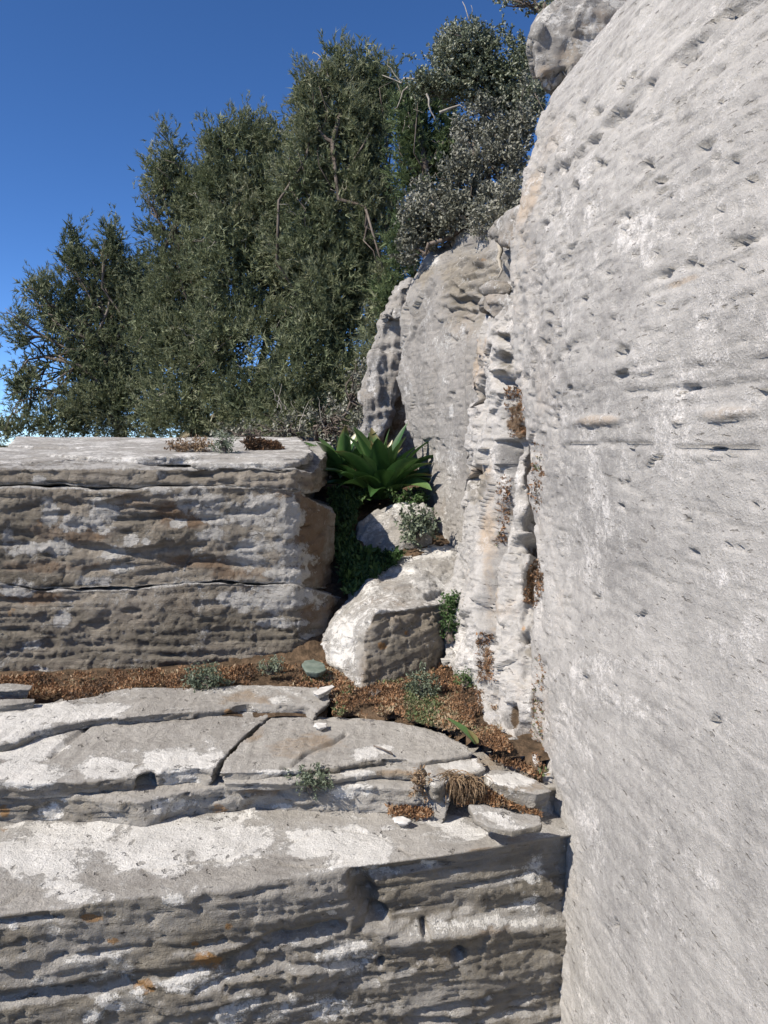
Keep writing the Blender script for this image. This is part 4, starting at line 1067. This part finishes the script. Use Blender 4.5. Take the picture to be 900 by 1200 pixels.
juniper([(482, 140, 18, 38, 5.9), (500, 172, 34, 28, 5.9), (532, 155, 34, 34, 5.9), (486, 205, 26, 22, 5.9), (522, 195, 34, 26, 5.9), (472, 120, 10, 22, 5.9, .7), (475, 290, 20, 40, 5.9, .9), (458, 350, 18, 30, 5.9, .8), (500, 120, 26, 22, 5.9)],
        P(520, 420, 5.9), 'fresh green juniper half hidden behind the two silvery shrubs', M_cypress, 380, [(490, 150, 5.9), (530, 160, 5.9), (475, 300, 5.9)], 1005, dead=2)

def shrub(name, ells, base, label, mat, dens, seed, leaf=.02, twig_n=40, cat='shrub', group=None, k=16, stems=(), gap=-.45, wr=.55):
    global rng
    rng = np.random.default_rng(seed)
    root = thing(name, base, label, cat, group)
    C, D = clump_points(ells, dens, .9, .40, gap, seed, 4.5)
    n = len(C)
    ax = unit(D + np.array((0, 0, .35)) + .6 * rng.normal(size=(n, 3)))
    t = rng.random((n, k))
    L = leaf * 4.2
    start = C[:, None] + ax[:, None] * (L * (t - .4))[..., None]
    dirs = unit(ax[:, None] * .5 + unit(rng.normal(size=(n, k, 3))))
    l = leaf * (.7 + .6 * rng.random((n, k))); w = l * wr
    tone = np.clip(.45 + .25 * vn(C * 6, seed + 3) + .12 * rng.normal(size=n), 0, 1)
    tint = np.clip(tone[:, None] + .18 * rng.normal(size=(n, k)), 0, 1)
    V, Fc, T = diamonds(start.reshape(-1, 3), dirs.reshape(-1, 3), l.ravel(), w.ravel(), tint.ravel())
    link('foliage', V, Fc, mat, root, {'tint': T}, smooth=False)
    paths = []
    b = np.asarray(base, float)
    for i, e in enumerate(ells):
        c = P(*e[:2], e[4])
        p = wig(b, c, 8, .6, seed + i)
        paths.append((p, np.linspace(.018, .005, 8)))
        for _ in range(max(1, twig_n // len(ells))):
            q = c + unit(rng.normal(size=3)) * np.array((e[2], (e[2] + e[3]) / 2, e[3])) * e[4] / F * (.7 + .4 * rng.random())
            paths.append((wig(p[5], q, 6, .6, int(rng.integers(1e6))), np.linspace(.005, .0014, 6)))
    for st in stems:
        V, Fc = tube([(wig(P(*st[0]), P(*st[1]), 7, .35, int(rng.integers(1e6))), np.linspace(st[2], st[2] * .3, 7))], 5)
        link('dead_stem', V, Fc, M_deadwood, root)
    V, Fc = tube(paths, 5)
    link('branches', V, Fc, M_bark, root)
    return root
shrub('silvery_shrub', [(520, 82, 34, 30, 4.7), (548, 60, 32, 28, 4.7), (580, 66, 34, 28, 4.7), (498, 102, 16, 14, 4.7), (608, 88, 26, 36, 4.6), (560, 100, 44, 24, 4.7), (620, 118, 18, 20, 4.5), (530, 45, 16, 14, 4.7, .6), (600, 120, 30, 14, 4.7, .7)],
      P(600, 165, 4.7), 'rounded silvery green shrub at the top beside the perched boulder', M_silver, 1500, 1101, .018, 50,
      stems=[((560, 40, 4.7), (542, 2, 4.7), .006), ((556, 30, 4.7), (552, 6, 4.7), .004), ((500, 100, 4.7), (448, 88, 4.8), .008), ((480, 100, 4.75), (462, 128, 4.8), .006), ((470, 98, 4.8), (455, 70, 4.8), .004), ((515, 132, 4.6), (560, 122, 4.6), .008), ((500, 110, 4.6), (512, 142, 4.6), .007)])
shrub('silvery_shrub', [(628, 8, 20, 12, 3.9), (645, 22, 10, 12, 3.8), (602, 0, 14, 5, 3.9, .6), (620, -25, 40, 24, 4.0), (634, 36, 7, 6, 3.8, .5)],
      P(655, 40, 3.9), 'spray of silvery leaves hanging in at the top edge over the boulder', M_silver, 1000, 1102, .017, 20)
shrub('dry_shrub', [(540, 252, 36, 18, 3.9), (572, 262, 26, 14, 3.7), (598, 232, 18, 22, 3.6), (570, 140, 40, 22, 4.2), (610, 120, 18, 24, 4.2), (592, 168, 24, 28, 4.0), (565, 196, 32, 26, 4.0), (535, 212, 34, 26, 4.0), (505, 232, 30, 24, 4.1), (486, 262, 18, 26, 4.1), (478, 296, 12, 18, 4.1, .7), (560, 240, 40, 22, 3.95), (606, 205, 12, 36, 3.9), (520, 262, 28, 16, 4.05), (500, 275, 18, 14, 4.1), (590, 250, 14, 24, 4.2, .8), (610, 150, 14, 20, 3.95), (555, 160, 20, 16, 4.1, .5)],
      P(560, 268, 3.95), 'dry ash-grey shrub of tiny leaves on top of the smooth face', M_greyshrub, 1150, 1103, .018, 70,
      stems=[((560, 268, 3.9), (505, 238, 3.9), .012), ((505, 240, 3.9), (520, 282, 4.2), .011), ((548, 262, 3.9), (530, 235, 3.9), .008), ((585, 285, 3.2), (584, 325, 3.1), .012), ((600, 272, 3.1), (587, 290, 3.1), .01)])

# broad-leaved sea squill, leaf by leaf
def squill_leaf(base, az, L, w, rise, curl, name='leaf', parent=None, tint=.5, mat=None, twist=0.0):
    ns, nw = 9, 4
    out = np.array((math.cos(az), math.sin(az), 0)); sd = np.array((-math.sin(az), math.cos(az), 0))
    V = []; T = []; dry = .8 if (az * 7.13) % 1 < .22 else 0.0
    pos = np.array(base, float); ang = rise
    for i in range(ns + 1):
        t = i / ns
        dirv = out * math.cos(ang) + np.array((0, 0, 1)) * math.sin(ang)
        nrm = -out * math.sin(ang) + np.array((0, 0, 1)) * math.cos(ang)
        prof = (math.sin(math.pi * min(1, .12 + t * .88) ** .85) ** .75) if t < 1 else 0.02
        hw = max(w * .5 * prof, .0015)
        tw = twist * t
        s2 = sd * math.cos(tw) + nrm * math.sin(tw); n2 = nrm * math.cos(tw) - sd * math.sin(tw)
        for k in range(nw + 1):
            u = k / nw * 2 - 1
            V.append(pos + s2 * hw * u + n2 * (abs(u) ** 1.5) * hw * (.75 - .45 * t))
            T.append(np.clip(tint + .15 * (abs(u) < .1) + .1 * (t - .5) + dry * sstep(.80, .97, t) + .5 * dry * (abs(u) > .8) * (t > .4), 0, 1))
        pos = pos + dirv * L / ns
        ang -= curl / ns * (1.4 * t + .3)
    Fc = []
    m = nw + 1
    for i in range(ns):
        for k in range(nw):
            Fc.append([i * m + k, i * m + k + 1, (i + 1) * m + k + 1, (i + 1) * m + k])
    return np.array(V), Fc, np.array(T)
def squill(base, n, L, label, seed, leafset=(), spread=(0, 2 * math.pi)):
    r = random.Random(seed)
    root = thing('squill_plant', base, label, 'plant', 'broad-leaved plants in the gully')
    for i in range(n):
        az = spread[0] + (i * 2.39996 + r.uniform(-.3, .3)) % (spread[1] - spread[0])
        f = i / n
        rise = 1.45 - 1.05 * f + r.uniform(-.12, .12)
        ln = L * (.72 + .38 * r.random()) * (1.0 if f < .8 else .85)
        V, Fc, T = squill_leaf(np.array(base) + np.array((math.cos(az), math.sin(az), 0)) * .02 * (1 + f), az, ln, .080 + .022 * r.random(), rise + .10, .35 + 1.0 * f + r.uniform(-.1, .25), tint=.12 + .5 * r.random(), twist=r.uniform(-.5, .5))
        link('leaf', V, Fc, M_squill, root, {'tint': T})
    for (az, ln, w, rise, curl, tt) in leafset:
        V, Fc, T = squill_leaf(np.array(base), az, ln, w, rise, curl, tint=tt)
        link('leaf', V, Fc, M_squill, root, {'tint': T})
    return root
squill(P(446, 580, 3.80) + np.array((0, 0, -.02)), 60, .35, 'dense rosette of glossy dark green strap leaves against the smooth face', 21)
squill(P(402, 566, 3.95), 17, .30, 'smaller clump of dark strap leaves behind the upper block corner', 22, [(math.pi * .98, .30, .06, .75, .25, .6), (2.6, .26, .05, .9, .2, .5)])
V, Fc, T = squill_leaf(P(556, 872, 2.08), 2.75, .10, .034, .75, .3, tint=.55)
rt = thing('squill_plant', P(556, 872, 2.08), 'lone young broad leaf growing out of the reddish sedum by the rib', 'plant', 'broad-leaved plants in the gully')
link('leaf', V, Fc, M_squill, rt, {'tint': T})
V, Fc, T = squill_leaf(P(558, 872, 2.07), 2.4, .045, .022, .9, .2, tint=.95)
link('leaf', V, Fc, M_squill, rt, {'tint': T})

# ground cover
def in_poly(px, py, poly):
    c = np.zeros(len(px), bool)
    n = len(poly)
    for i in range(n):
        x0, y0 = poly[i]; x1, y1 = poly[(i + 1) % n]
        m = ((y0 > py) != (y1 > py)) & (px < (x1 - x0) * (py - y0) / (y1 - y0 + 1e-9) + x0)
        c ^= m
    return c
def cover(name, poly, place, n, mat, size, label, cat, k=10, tones=(.0, .8), seed=1, kind='stuff', diamond=True, lift=.5, wr=.45, green=0.0, patchy=0.0):
    """place(px, py) -> world points of the surface; tufts of small leaves"""
    global rng
    rng = np.random.default_rng(seed)
    xs = [p[0] for p in poly]; ys = [p[1] for p in poly]
    px = rng.uniform(min(xs), max(xs), n * 3); py = rng.uniform(min(ys), max(ys), n * 3)
    m = in_poly(px, py, poly)
    px, py = px[m][:n], py[m][:n]
    C = [place(a, b) for a, b in zip(px, py)]
    C = np.array([c for c in C if c is not None])
    n = len(C)
    if patchy:
        C = C[fbm(C * 9, 3, seed + 7) + .3 * (rng.random(n) - .5) > -.35 + patchy * .4]
        n = len(C)
    s = size * (.45 + 1.0 * rng.random(n) ** 2) * (1 + .4 * vn(C * 14, seed))
    C[:, 2] += s * .3
    dirs = unit(rng.normal(size=(n, k, 3)) + np.array((0, -.1, .7)))
    start = C[:, None] + unit(rng.normal(size=(n, k, 3))) * (s * .55)[:, None, None] * np.array((1, 1, .6))
    l = s[:, None] * (.5 + .6 * rng.random((n, k)))
    tone = tones[0] + (tones[1] - tones[0]) * np.clip(.5 + .45 * vn(C * 11, seed + 1) + .2 * rng.normal(size=n), 0, 1)
    if green:
        g = sstep(.25, .5, vn(C * 9, seed + 2)) * (rng.random(n) < green)
        tone = np.where(g > .5, 1.0, tone)
    tint = np.clip(tone[:, None] + .10 * rng.normal(size=(n, k)), 0, 1)
    fn = diamonds if diamond else tris
    V, Fc, T = fn(start.reshape(-1, 3), dirs.reshape(-1, 3), l.ravel(), (l * wr).ravel(), tint.ravel())
    o = link(name, V, Fc, mat, None, {'tint': T}, smooth=False)
    return tag(o, label, cat, kind=kind)
def strip_place(a, b):
    p = Pplane(a, b, .788, 1.9, .06)
    return p
cover('red_sedum', [(-60, 796), (0, 795), (100, 789), (240, 784), (345, 778), (395, 776), (425, 800), (400, 835), (385, 812), (300, 806), (220, 812), (150, 812), (100, 820), (60, 828), (-60, 832)], strip_place, 6000, M_sedum, .0105,
      'strip of dry red-brown sedum along the foot of the upper block', 'ground cover', 9, (.0, .72), 41, green=.25, patchy=.30)
def patch_place(a, b):
    # bank rising from the grey slab to the wedge rock and the rib
    return Pplane(a, b, .778, 1.9, .075)
def patch_bank():
    pts = []
    xs = np.linspace(380, 650, 40); ys = np.linspace(745, 895, 36)
    V = [patch_place(a, b) + np.array((0, 0, -.010)) for b in ys for a in xs]
    V = np.array(V); bx, by = proj(V)
    V[:, 2] -= .06 * sstep(-10, 6, by - np.interp(bx, [388, 440, 490, 528, 565, 600, 650], [838, 842, 849, 860, 876, 888, 893]))
    V[:, 2] += .005 * fbm(V * 20, 2, 55)
    idx = np.arange(len(V)).reshape(36, 40)
    q = np.stack([idx[:-1, :-1], idx[1:, :-1], idx[1:, 1:], idx[:-1, 1:]], axis=-1).reshape(-1, 4)
    cx, cy = proj(V[q].mean(axis=1))
    ok = in_poly(cx, cy, [(370, 740), (600, 740), (655, 800), (655, 895), (600, 890), (565, 876), (528, 861), (490, 850), (440, 845), (392, 843), (388, 812), (370, 800)])
    tag(link('earth_bank', V, q[ok], M_soil), kind='structure')
patch_bank()
PATCH = [(400, 815), (425, 800), (450, 795), (500, 772), (522, 765), (535, 790), (555, 806), (566, 800), (566, 762), (576, 790), (588, 808), (578, 838), (585, 852), (600, 880), (585, 880), (560, 872), (530, 858), (490, 847), (440, 840), (390, 838)]
cover('red_sedum', PATCH, patch_place, 7500, M_sedum, .0095, 'orange-brown sedum patch filling the corner between wedge rock and rib', 'ground cover', 9, (.05, .85), 42, green=.75, patchy=.3)

def herb(name, px, py, Y, rx, ry, label, mat, n, leaf, cat='plant', seed=1, group=None, k=10, wr=.4, stems=0, base_dy=None):
    return shrub(name, [(px, py, rx, ry, Y)], P(px, py + (base_dy if base_dy is not None else ry), Y), label, mat, n, seed, leaf, stems or 8, cat, group, k, (), -.9, wr)
G_H = 'small herbs on the rocks'
herb('small_herb', 242, 797, 2.48, 20, 14, 'grey-green bushy herb in the middle of the red-brown strip', M_herb, 5200, .012, seed=51, group=G_H)
herb('small_herb', 318, 782, 2.60, 14, 9, 'dusty olive herb in the strip left of the dark green stone', M_herb, 4200, .010, seed=52, group=G_H)
herb('small_herb', 366, 914, 1.96, 25, 9, 'grey-green herb growing from the joint under the broad slab', M_herb, 9000, .010, seed=53, group=G_H)
herb('small_herb', 78, 955, 1.98, 12, 6, 'tiny green sprig in the joint of the lowest thin bed, far left', M_green, 7000, .008, seed=54, group=G_H)
herb('small_herb', 489, 616, 3.30, 18, 15, 'leafy grey-green clump against the foot of the smooth face', M_herb, 2600, .018, seed=55, group=G_H, wr=.6)
herb('small_herb', 478, 584, 3.66, 20, 3.5, 'low creeping green leaves under the large rosette', M_green, 4200, .016, seed=56, group=G_H, wr=.6)
herb('small_herb', 262, 521, 3.15, 10, 8, 'pale upright tuft growing on top of the upper block', M_herb, 4200, .014, seed=57, group=G_H)
herb('small_herb', 224, 523, 3.25, 30, 3, 'dry yellowish mat on top of the upper block', M_dry, 3000, .014, seed=58, group=G_H)
herb('small_herb', 528, 712, 2.76, 9, 14, 'ferny green tuft at the right end of the wedge rock', M_green, 6500, .012, seed=59, group=G_H, wr=.5)
herb('small_herb', 528, 738, 2.72, 8, 12, 'dull green tuft low on the right end of the wedge rock', M_green, 5000, .010, seed=60, group=G_H, wr=.5)
herb('small_herb', 545, 797, 2.50, 7, 9, 'fresh green sprig at the tip of the rib in the sedum', M_green, 6500, .010, seed=61, group=G_H)
herb('small_herb', 495, 805, 2.44, 16, 18, 'grey-leaved herb standing in the orange-brown sedum patch', M_herb, 4200, .011, seed=62, group=G_H)
herb('small_herb', 440, 815, 2.42, 12, 8, 'small green herb at the left of the orange-brown sedum patch', M_green, 4200, .010, seed=63, group=G_H)
herb('small_herb', 490, 918, 1.93, 7, 8, 'withered tuft with green heart in the notch between two slabs', M_dry, 8000, .012, seed=64, group=G_H)
herb('small_herb', 626, 1178, 1.90, 8, 20, 'dry yellow-green tuft at the bottom where ledge meets wall', M_dry, 6000, .014, seed=65, group=G_H, wr=.3)
herb('small_herb', 332, 848, 3.5, .1, .1, 'x', M_dry, 1, .01, seed=66) if False else None
# shaded growth in the gully
def gully_place(a, b):
    Y = np.interp(b, [560, 600, 640, 680, 700], [3.85, 3.55, 3.28, 3.06, 2.98])
    return P(a, b, Y)
cover('gully_moss', [(385, 575), (430, 580), (418, 600), (408, 632), (430, 652), (470, 648), (482, 642), (468, 656), (440, 680), (408, 698), (398, 660), (392, 620)], gully_place, 1300, M_green, .024, 'dark mossy green growth on the shaded gully floor', 'ground cover', 10, (.0, .6), 71)
def dryfan(px, py, Y, n, L, label, seed, az0, az1, droop=1.2):
    r = random.Random(seed)
    root = thing('dry_grass_tuft', P(px, py, Y), label, 'grass tuft', 'dry grass tufts')
    paths = []
    b = P(px, py, Y)
    for i in range(n):
        az = r.uniform(az0, az1); l = L * r.uniform(.6, 1.1); an = r.uniform(.2, 1.3)
        p = b + np.array((r.uniform(-.02, .02), r.uniform(-.01, .02), r.uniform(-.01, .02))); pts = [p.copy()]
        for s in range(6):
            p = p + np.array((math.cos(az) * math.cos(an), math.sin(az) * math.cos(an), math.sin(an))) * l / 6
            an -= droop / 6 * (1 + s * .4); pts.append(p.copy())
        paths.append((pts, np.linspace(.0016, .0005, 7)))
    V, Fc = tube(paths, 3)
    link('blades', V, Fc, M_dry, root, {'tint': rng.random(len(V)) * .7})
    return root
dryfan(533, 920, 1.95, 160, .085, 'brown dry grass hanging over the step left of the loose slab', 81, 3.4, 6.0, 2.4)
dryfan(550, 926, 1.95, 120, .07, 'short brown grass fringe just behind the loose slab', 82, 3.0, 6.2, 2.0)
cover('red_sedum', [(535, 912), (570, 915), (620, 932), (635, 945), (634, 958), (600, 948), (560, 940), (538, 945)], lambda a, b: Pplane(a, b, .69, 1.9, .3), 700, M_sedum, .011, 'brown sedum under the pale slab beside the wall', 'ground cover', 8, (.0, .7), 43, green=.3)
cover('red_sedum', [(455, 945), (475, 940), (508, 952), (506, 958), (480, 958), (458, 955)], lambda a, b: Pplane(a, b, .668, 1.9, .06), 260, M_sedum, .010, 'little orange sedum tuft on the ledge below the slab ends', 'ground cover', 8, (.2, .7), 44)
cover('red_sedum', [(588, 868), (612, 868), (640, 905), (634, 915), (605, 902), (574, 890)], lambda a, b: Pplane(a, b, .738, 1.9, .075), 420, M_sedum, .011, 'brown sedum in the crack low on the rib', 'ground cover', 8, (.0, .7), 45, green=.3)
cover('leaf_litter', [(285, 518), (300, 515), (326, 518), (332, 527), (300, 528)], lambda a, b: P(a, b + 2, 3.35), 500, M_sedum, .018, 'brown litter heap under the junipers on the block top', 'ground cover', 8, (.0, .3), 46)
def hit_place(names):
    dg = bpy.context.evaluated_depsgraph_get()
    def f(a, b):
        d = ray(a, b)
        ok, loc, nr, _, ob, _ = SC.ray_cast(dg, Vector(EYE), Vector(d).normalized())
        if ok and ob.name.split('.')[0] in names:
            return np.array(loc)
        return None
    return f
for poly, n, lab, sd in (([(618, 662), (632, 655), (638, 690), (628, 714), (614, 706)], 260, 'dry moss filling the pocket under the small cave of the rib', 91), ([(592, 458), (612, 455), (616, 512), (596, 514)], 260, 'dark reddish moss in the upper cleft of the rib', 92),
                         ([(560, 745), (574, 745), (580, 800), (560, 800)], 200, 'rusty sedum running up the crack at the foot of the rib', 93), ([(628, 770), (639, 770), (638, 900), (618, 895)], 220, 'dry brown growth along the joint between rib and wall', 94),
                         ([(624, 520), (640, 520), (634, 600), (622, 600)], 120, 'brown dry growth in the thin crack beside the wall', 95), ([(584, 560), (600, 560), (594, 640), (580, 640)], 130, 'sparse brown growth in the middle crack of the rib', 96)):
    cover('crack_moss', poly, hit_place({'fissured_rock', 'limestone_wall'}), n, M_sedum, .010, lab, 'ground cover', 8, (.0, .55), sd, green=.25)
# dark scrub at the foot of the junipers
shrub('low_scrub', [(402, 502, 34, 28, 4.9), (440, 500, 22, 34, 5.0), (330, 500, 40, 16, 5.2), (390, 490, 34, 26, 5.0), (425, 460, 14, 40, 5.3), (280, 508, 30, 10, 5.3)], P(370, 515, 5.2), 'tangled dry scrub under the tallest juniper behind the block', M_greyshrub, 260, 1201, .022, 120, gap=-.2,
      stems=[((330, 480, 5.0), (318, 455, 5.0), .004), ((325, 478, 5.0), (330, 450, 5.0), .004), ((335, 480, 5.0), (322, 462, 5.0), .004), ((350, 505, 4.9), (362, 470, 4.9), .004), ((380, 500, 4.9), (372, 465, 4.9), .003)])
# twig lying on the broad slab
V, Fc = tube([(wig(ptop(438, 874, .776), ptop(460, 884, .776), 6, .15, 5), np.full(6, .0025))], 5)
tag(link('fallen_twig', V, Fc, M_bark), 'short brown twig lying on the broad grey slab', 'twig')
